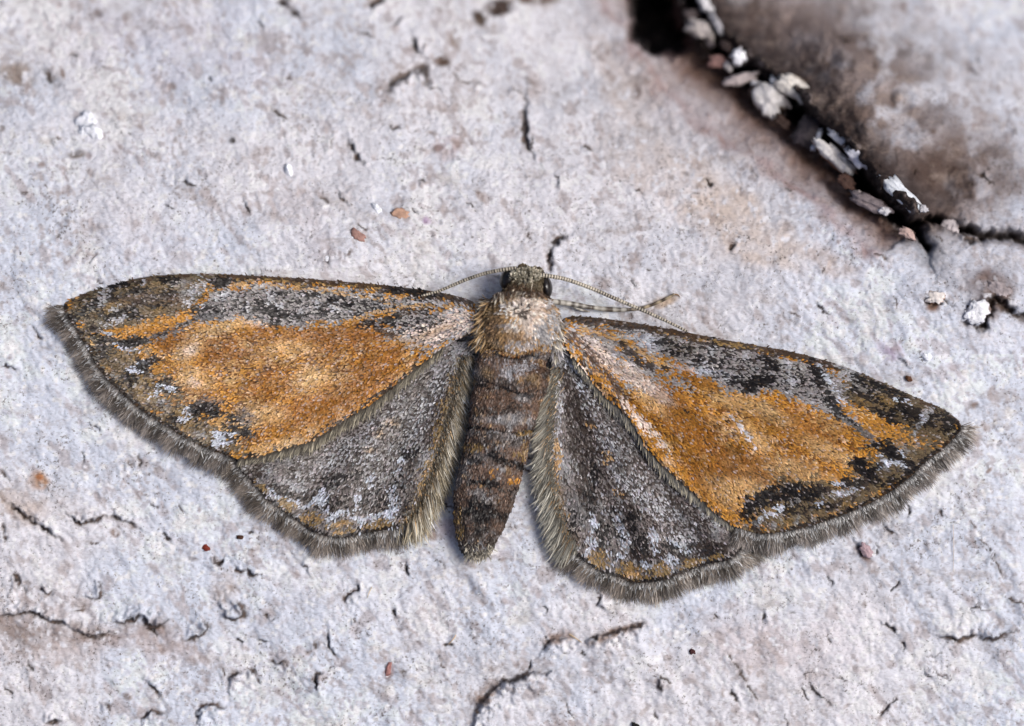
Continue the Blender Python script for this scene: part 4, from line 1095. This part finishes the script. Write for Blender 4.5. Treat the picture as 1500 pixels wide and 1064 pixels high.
# ---- hair along the trailing edges of the forewings, lying over the hindwings
def trailing(kind, under, line, dirv, n, seed, c0, c1, length):
    p, t, s = along(line, n, seed)
    r = np.random.default_rng(seed)
    p = p + r.uniform(-1, 3, n)[:, None] * np.array(dirv)
    zt = wing_z(kind, p[:, 0], p[:, 1]) - 2.0; zu = wing_z(under, p[:, 0], p[:, 1])
    z = np.maximum(zt, zu + 4)
    l = length * (0.55 + 0.55 * np.sin(np.pi * np.clip(1.08 - s, 0, 1)))
    D = np.column_stack([dirv[0] + r.normal(0, .16, n), dirv[1] + r.normal(0, .12, n), -0.34 + r.normal(0, .06, n)])
    hairs("trailing_hairs", np.column_stack([p, z]), D, l, 1.4, lin(c0), np.where((r.random(n) < .35)[:, None], lin((206, 196, 170)), lin(c1)), wing_ob[kind], seed + 5)
trailing('LF', 'LH', LF_TRAIL[:-1], (-0.42, 0.9), 1500, 620, (84, 78, 68), (136, 128, 112), 22)
trailing('RF', 'RH', RF_TRAIL[1:-1], (0.30, 0.95), 1500, 640, (82, 78, 72), (138, 134, 126), 21)

# ---- long soft hair on the inner margins of the hindwings
def inner_hair(kind, line, dir0, dir1, n, seed, width_in, c0, c1, length):
    p, t, s = along(line, n, seed)
    r = np.random.default_rng(seed)
    off = np.clip(r.normal(-0.35, 0.6, n), -1.9, 0.4) * width_in
    side = 1 if kind == 'LH' else -1
    p = p + np.column_stack([side * off, r.normal(0, 3, n)])
    f = s[:, None] if kind != 'LH' else (1 - s)[:, None]
    f = np.clip((p[:, 1] - 510) / 260, 0, 1)[:, None]
    D2 = np.array(dir0) * (1 - f) + np.array(dir1) * f + r.normal(0, 0.13, (n, 2))
    z = wing_z(kind, p[:, 0], p[:, 1]) + 1.5 + 9 * np.exp(-((off + 0.2 * width_in) / (0.6 * width_in)) ** 2)
    D = np.column_stack([D2, r.normal(-0.10, 0.08, n)])
    ca = np.where((r.random(n) < .14)[:, None], lin((140, 108, 66)), lin(c0)); cb2 = np.where((r.random(n) < .3)[:, None], lin((236, 230, 212)), lin(c1))  # palest tips paint white glints into the hair colour
    hairs("inner_margin_hairs", np.column_stack([p, z]), D, length * (0.7 + 0.5 * f[:, 0]), 1.35, ca, cb2, wing_ob[kind], seed + 7, droop=0.15, cjit=0.4)
LI = [(688, 522), (680, 560), (668, 610), (655, 660), (640, 705), (622, 748), (604, 768)]
RI = [(808, 540), (802, 590), (799, 640), (800, 690), (806, 730), (818, 772), (834, 802)]
inner_hair('LH', LI, (0.55, 0.9), (0.10, 1.0), 2300, 660, 15, (98, 86, 66), (176, 164, 138), 29)
inner_hair('RH', RI, (-0.75, 0.75), (-0.42, 0.9), 2000, 680, 12, (94, 90, 80), (178, 174, 160), 29)

# ------------------------------------------------------------------ body: one continuous surface from head to tail
ST = np.array([  # x, y, half width, centre height, half height
    (774, 391, 2, 40, 2), (773, 394, 13, 42, 13), (773, 399, 22, 44, 22), (772, 408, 29, 46, 28), (771, 418, 31, 46, 31), (769, 428, 31, 47, 33),
    (768, 437, 38, 48, 40), (766, 450, 49, 50, 48), (764, 470, 56, 50, 53), (761, 490, 55, 48, 50), (759, 505, 50, 45, 45), (757, 516, 45, 42, 38),
    (755, 522, 44, 40, 35), (752, 532, 51, 40, 38), (749, 550, 54, 40, 40), (746, 564, 53, 39, 38), (743, 573, 50, 38, 35), (740, 590, 50, 38, 37),
    (736, 612, 48, 37, 37), (732, 630, 46, 36, 35), (727, 655, 46, 34, 34), (720, 685, 46, 32, 32), (713, 712, 45, 30, 31), (707, 737, 43, 28, 29),
    (702, 765, 37, 25, 26), (699, 788, 30, 22, 22), (700, 803, 23, 19, 17), (702, 812, 16, 17, 12), (703, 818, 3, 16, 2)], float)
ST[ST[:, 1] > 525, 2] -= 1.5 * smooth((ST[ST[:, 1] > 525, 1] - 525) / 60) * smooth((815 - ST[ST[:, 1] > 525, 1]) / 30)
BS = catmull(ST, 8)
SEGY = [520, 569, 629, 668, 706, 742, 775]
phase = np.zeros(len(BS))
for a, b in zip(SEGY[:-1], SEGY[1:]):
    m = (BS[:, 1] >= a) & (BS[:, 1] < b)
    phase[m] = ((BS[m, 1] - a) / (b - a))
BS[:, 2] *= 1 + 0.03 * (phase - 0.4); BS[:, 4] *= 1 + 0.07 * (phase - 0.4)
tan = np.gradient(BS[:, :2], axis=0); tan /= np.linalg.norm(tan, axis=1)[:, None] + 1e-9
lat = np.stack([-tan[:, 1], tan[:, 0]], 1)
NS = 56
th = np.linspace(0, 2 * np.pi, NS, endpoint=False)

def body_point(i, a):
    """i: fractional ring index array, a: angle from the top (0) towards lat (+)"""
    j = np.arange(len(BS))
    b = np.stack([np.interp(i, j, BS[:, q]) for q in range(5)], 1)
    l = np.stack([np.interp(i, j, lat[:, q]) for q in range(2)], 1)
    sx = np.sin(a); cz = np.cos(a)
    x = b[:, 0] + l[:, 0] * b[:, 2] * sx; y = b[:, 1] + l[:, 1] * b[:, 2] * sx
    z = b[:, 3] + b[:, 4] * cz
    z = np.maximum(z, 1.0)
    z = z + 2.2 * fbm(x, y, 16, 3, 301) * np.clip(cz, 0, 1)
    return np.stack([x, y, z], 1)

def paint_body(P):
    p = Paint(P, 'R', 5, warp=12)
    p.mottle('N', 26, 0.5, 311); p.mottle('S', 18, 0.62, 312); p.mottle('G', 9, 0.35, 317); p.mottle('T', 12, 0.2, 313)  # S and G mottles paint a grey-blue sheen into the colour
    # head and collar
    p.poly([(720, 380), (830, 380), (830, 432), (720, 432)], 'V', 1.0, 8); p.mottle('G', 10, 0.55, 314, [(735, 390), (812, 390), (812, 420), (735, 420)]); p.mottle('N', 9, 0.4, 315, [(735, 390), (812, 390), (812, 420), (735, 420)])
    p.line([(728, 438), (750, 426), (775, 424), (800, 436)], 9, 'B', 0.9, 6)
    # thorax
    p.poly([(700, 440), (730, 436), (775, 430), (815, 440), (830, 500), (800, 520), (720, 520), (690, 500)], 'T', 0.95, 8); p.mottle('B', 14, 0.45, 319, [(700, 440), (815, 440), (830, 500), (700, 510)]); p.mottle('C', 10, 0.5, 320, [(715, 440), (815, 440), (820, 500), (715, 510)])
    p.blobs('B', [(735, 448, 26, 14, -20), (800, 445, 14, 12, 20)], 0.6, 0.9); p.blobs('C', [(772, 462, 27, 21, 0)], 0.95, 0.9); p.mottle('H', 9, 0.4, 318, [(725, 435), (810, 435), (810, 500), (725, 500)]); p.blobs('Y', [(712, 460, 14, 22, 20), (720, 490, 16, 16, 0), (745, 438, 20, 6, -10)], 0.6, 0.9); p.blobs('T', [(716, 488, 16, 12, 0), (740, 492, 20, 8, 0), (765, 494, 14, 5, 0)], 0.6, 0.9)
    p.blobs('R', [(722, 478, 10, 14, 20), (752, 495, 20, 5, 0)], 0.5, 0.9)
    p.blobs('P', [(775, 450, 20, 16, 0), (782, 476, 18, 16, 0)], 0.6, 0.9)
    p.blobs('N', [(765, 458, 9, 8, 0)], 0.95, 1.0); p.blobs('G', [(800, 490, 14, 30, 0), (810, 470, 12, 18, 0)], 0.7, 0.8)
    p.blobs('H', [(765, 507, 32, 6, 4)], 0.9, 0.6); p.line([(722, 512), (745, 517), (775, 516), (798, 508)], 2.2, 'X', 0.8); p.line([(730, 521), (760, 520), (790, 521)], 2.6, 'K', 0.95)
    # abdomen
    p.blobs('H', [(760, 535, 32, 8, 4), (748, 548, 24, 5, 0)], 0.75, 0.8); p.blobs('R', [(720, 545, 18, 12, 20), (780, 555, 14, 10, 20), (728, 532, 14, 6, 0)], 0.7, 0.9); p.blobs('Y', [(716, 545, 10, 8, 20), (782, 555, 8, 6, 20)], 0.5, 0.9); p.blobs('N', [(740, 558, 36, 5, 8)], 0.8, 0.8)
    p.line([(698, 562), (735, 568), (784, 574)], 2.6, 'K', 1.0)
    p.blobs('R', [(720, 585, 30, 16, 10), (770, 595, 14, 14, 0), (700, 620, 12, 14, 0)], 0.8, 0.9)
    p.blobs('G', [(742, 612, 32, 7, 0), (765, 580, 12, 6, 0), (750, 637, 30, 6, 0)], 0.7, 0.9); p.blobs('N', [(730, 600, 34, 6, 0), (735, 642, 36, 8, 0)], 0.75, 0.9)
    p.line([(688, 626), (720, 628), (778, 630)], 2.6, 'K', 0.8)
    p.blobs('Y', [(765, 632, 10, 4, 0), (768, 662, 12, 12, 0), (696, 655, 12, 6, 0)], 0.6, 0.8)
    p.blobs('K', [(724, 664, 8, 8, 0), (738, 674, 14, 5, 10), (760, 680, 14, 5, 30), (700, 672, 14, 4, 0), (715, 697, 10, 6, 0), (730, 708, 26, 7, 8), (700, 702, 16, 7, -10)], 0.9, 0.6)
    p.blobs('R', [(705, 690, 14, 8, 0), (750, 702, 14, 12, 0), (726, 690, 8, 8, 0)], 0.85, 0.8); p.blobs('O', [(726, 692, 5, 6, 0), (752, 700, 8, 6, 0)], 0.5)
    p.poly([(660, 722), (700, 728), (760, 722), (745, 780), (715, 825), (685, 820), (655, 770)], 'N', 0.92, 16); p.blobs('K', [(705, 750, 26, 16, 0), (690, 735, 14, 8, 0)], 0.75, 0.9)
    p.blobs('R', [(742, 738, 10, 8, 0), (728, 768, 8, 10, 0), (674, 730, 8, 10, 0), (668, 758, 6, 12, 0)], 0.7, 0.9); p.blobs('Y', [(672, 765, 6, 16, 0)], 0.5); p.mottle('G', 8, 0.45, 316, [(665, 785), (740, 780), (720, 825), (690, 822)])
    return p.c

I, A = np.meshgrid(np.arange(len(BS), dtype=float), th, indexing='ij')
BV = body_point(I.ravel(), A.ravel())
ids_ = np.arange(len(BS) * NS).reshape(len(BS), NS); nxt = np.roll(ids_, -1, 1)
q = np.stack([ids_[:-1], nxt[:-1], nxt[1:], ids_[1:]], -1).reshape(-1, 4)
body = build("body", BV, q, M_body, moth, paint_body(BV[:, :2]) * 0.8)
body["label"] = "furry cream thorax, brown banded abdomen and grey head"

# body scales: hug the surface, pointing to the tail; on the thorax they radiate from the dark tuft
r = np.random.default_rng(700)
nb = 34000
i_ = r.uniform(3, len(BS) - 3, nb); a_ = r.uniform(-1.75, 1.75, nb)
P0 = body_point(i_, a_); eps = 0.6
T = body_point(i_ + eps, a_) - P0; T /= np.linalg.norm(T, axis=1)[:, None] + 1e-9
U = body_point(i_, a_ + 0.03) - P0; U /= np.linalg.norm(U, axis=1)[:, None] + 1e-9
Nn = np.cross(T, U); Nn *= np.sign(Nn[:, 2:3] + 1e-9)
Nn /= np.linalg.norm(Nn, axis=1)[:, None] + 1e-9
thor = smooth((P0[:, 1] - 432) / 14) * smooth((512 - P0[:, 1]) / 12)
rad = P0 - np.array([764, 457, 0]); rad[:, 2] = 0; rad /= np.linalg.norm(rad, axis=1)[:, None] + 1e-9
rad = rad - Nn * (rad * Nn).sum(1)[:, None]
dirb = T * (1 - thor)[:, None] + (rad + 0.25 * T) * thor[:, None]
dirb += r.normal(0, 0.22, dirb.shape); dirb += Nn * (0.14 + 0.06 * thor[:, None])
cbdy = paint_body(P0[:, :2]) * (1 + 0.5 * fbm(P0[:, 0], P0[:, 1], 10, 2, 331))[:, None]
hairs("body_scales", P0 + Nn * 0.2, dirb, 5.2 + 1.4 * thor, 2.3 + 0.2 * thor, cbdy * 0.75, cbdy * 1.12, body, 710, mat=M_scale, cjit=0.3)

# longer hair: shoulders, neck collar, sides of the abdomen and the tail tip
def tuft(name, cx, cy, rx, ry, z, dirv, n, length, w, c0, c1, seed, spread=0.3):
    r = np.random.default_rng(seed)
    ang = r.uniform(0, 2 * np.pi, n); rr = np.sqrt(r.random(n))
    p = np.column_stack([cx + rx * rr * np.cos(ang), cy + ry * rr * np.sin(ang), z + r.normal(0, 4, n)])
    D = np.array(dirv)[None] + r.normal(0, spread, (n, 3))
    pick = (r.random(n) < 0.3)[:, None]
    hairs(name, p, D, length, w, lin(c0), np.where(pick, lin((240, 228, 204)), lin(c1)), body, seed + 3, droop=0.3)
tuft("shoulder_tuft", 716, 468, 14, 26, 62, (-0.55, 0.75, 0.05), 240, 20, 2.2, (120, 88, 54), (206, 176, 130), 720)
tuft("shoulder_tuft", 712, 494, 14, 12, 52, (-0.35, 0.9, -0.1), 150, 18, 2.2, (104, 78, 52), (190, 156, 110), 723)
tuft("shoulder_tuft", 810, 478, 10, 26, 60, (0.40, 0.85, -0.05), 220, 20, 2.2, (120, 108, 92), (214, 210, 206), 726)
tuft("shoulder_tuft", 812, 505, 10, 14, 48, (0.15, 0.95, -0.15), 150, 19, 2.0, (96, 88, 80), (206, 202, 204), 729)
tuft("collar_hairs", 758, 432, 34, 5, 82, (-0.05, 0.8, 0.25), 420, 14, 2.0, (70, 54, 42), (124, 100, 78), 732, 0.35)
tuft("collar_hairs", 722, 445, 12, 7, 60, (-0.9, 0.35, 0.0), 160, 18, 2.0, (70, 58, 48), (150, 132, 110), 735, 0.3)
tuft("crown_scales", 771, 406, 22, 10, 72, (0.0, -0.5, 0.5), 420, 8, 2.4, (96, 88, 70), (176, 170, 150), 738, 0.5)
tuft("tail_hairs", 700, 800, 18, 14, 30, (0.0, 0.9, 0.0), 520, 14, 1.5, (60, 54, 46), (168, 162, 146), 741, 0.4)

# eyes
def eye(x, y, rx, ry, rz, z, ang):
    u = np.linspace(0, 2 * np.pi, 28, endpoint=False); v = np.linspace(-np.pi / 2, np.pi / 2, 17)
    U_, V_ = np.meshgrid(u, v); a = math.radians(ang)
    X = rx * np.cos(V_) * np.cos(U_); Y = ry * np.cos(V_) * np.sin(U_); Z = rz * np.sin(V_)
    vs_ = np.stack([(x + X * math.cos(a) - Y * math.sin(a)).ravel(), (y + X * math.sin(a) + Y * math.cos(a)).ravel(), (z + Z).ravel()], 1)
    k = np.arange(28 * 17).reshape(17, 28); nx_ = np.roll(k, -1, 1)
    qq = np.stack([k[:-1], nx_[:-1], nx_[1:], k[1:]], -1).reshape(-1, 4)
    build("eye", vs_, qq[:, ::-1], M_eye, moth)
eye(745, 410, 13, 17, 18, 50, 18)
eye(799, 421, 10, 17, 18, 50, -8)

# antennae: pale rings and dark joints
def ringed(c, r_):
    L = np.concatenate([[0], np.cumsum(np.linalg.norm(np.diff(c, axis=0), axis=1))])
    ph = (L / 4.1) % 1
    dark = smooth((np.abs(ph - 0.5) - 0.20) / 0.12)[:, None]
    return lin((196, 186, 166))[None] * (1 - dark) + dark * lin((42, 34, 30))[None], r_ * (1 + 0.16 * (0.5 - np.abs(ph - 0.5)) * 2 - 0.08)
tube("antenna", [(757, 394, 62), (738, 396, 60), (712, 401, 52), (684, 410, 42), (660, 420, 36), (640, 428, 32), (618, 434, 34)], [3.2, 2.9, 2.7, 2.5, 2.2, 1.6], M_horn, moth, ringed, 10, 24)
tube("antenna", [(790, 404, 62), (808, 406, 60), (832, 411, 52), (868, 424, 44), (905, 440, 38), (945, 457, 34), (978, 472, 32), (1006, 486, 33)], [3.4, 3.1, 2.9, 2.7, 2.4, 1.8], M_horn, moth, ringed, 10, 30)

# palps at the front of the head
def scaly(c, r_):
    k = 1 + 1.1 * fbm(c[:, 0] * 1.0, c[:, 1] * 1.0, 5, 2, 351)
    return lin((150, 142, 122))[None] * k[:, None], r_ * (1 + 0.12 * fbm(c[:, 0], c[:, 1], 4, 2, 352))
tube("palp", [(766, 402, 40), (763, 394, 40), (762, 389, 36)], [6, 5, 2], M_horn, moth, scaly, 10, 8)
tube("palp", [(781, 402, 40), (783, 395, 40), (784, 391, 36)], [6, 5, 2], M_horn, moth, scaly, 10, 8)

# foreleg stretched out in front of the wing
leg = bpy.data.objects.new("foreleg", None)
leg.location = ((808 - CX) * S, (CY - 443) * S, 0)
COL.objects.link(leg); leg.parent = moth
leg["label"] = "thin grey speckled foreleg stretched out beyond the head"
def leg_col(a, b, pitch):
    def f(c, r_):
        L = np.concatenate([[0], np.cumsum(np.linalg.norm(np.diff(c, axis=0), axis=1))])
        k = smooth(0.5 + 1.8 * fbm(c[:, 0], c[:, 1], 6, 2, 361) + 0.35 * np.sin(L / pitch * 6.283))[:, None]
        return lin(a)[None] * (1 - k) + k * lin(b)[None], r_
    return f
lo = leg.location
lz = lambda x, y, h: (x, y, bark_z(x, y) + h)
tube("femur", [(806, 442, 44), lz(824, 444, 24), lz(845, 447, 16), lz(866, 451, 12)], [4.0, 4.2, 3.8, 3.0], M_horn, leg, leg_col((170, 166, 156), (74, 66, 58), 12), 10, 10)
tube("tibia", [lz(862, 450, 12), lz(884, 453, 10), lz(904, 454, 8), lz(921, 454, 7)], [2.8, 3.8, 3.6, 2.4], M_horn, leg, leg_col((186, 182, 170), (80, 70, 60), 14), 10, 10)
tube("tarsus", [lz(919, 454, 7), lz(938, 452, 6), lz(957, 446, 5), lz(975, 438, 4), lz(988, 431, 3)], [2.2, 2.6, 2.3, 2.4, 1.8], M_horn, leg, leg_col((176, 160, 132), (70, 58, 46), 17), 10, 10)
tube("spur", [lz(838, 448, 12), lz(850, 454, 8), lz(864, 457, 5)], [2.2, 2.0, 0.8], M_horn, leg, leg_col((186, 182, 172), (96, 86, 76), 9), 8, 8)
tube("claw", [lz(986, 432, 3), lz(992, 432, 4), lz(996, 436, 2)], [1.4, 1.2, 0.4], M_horn, leg, plain((120, 92, 60)), 8, 6)
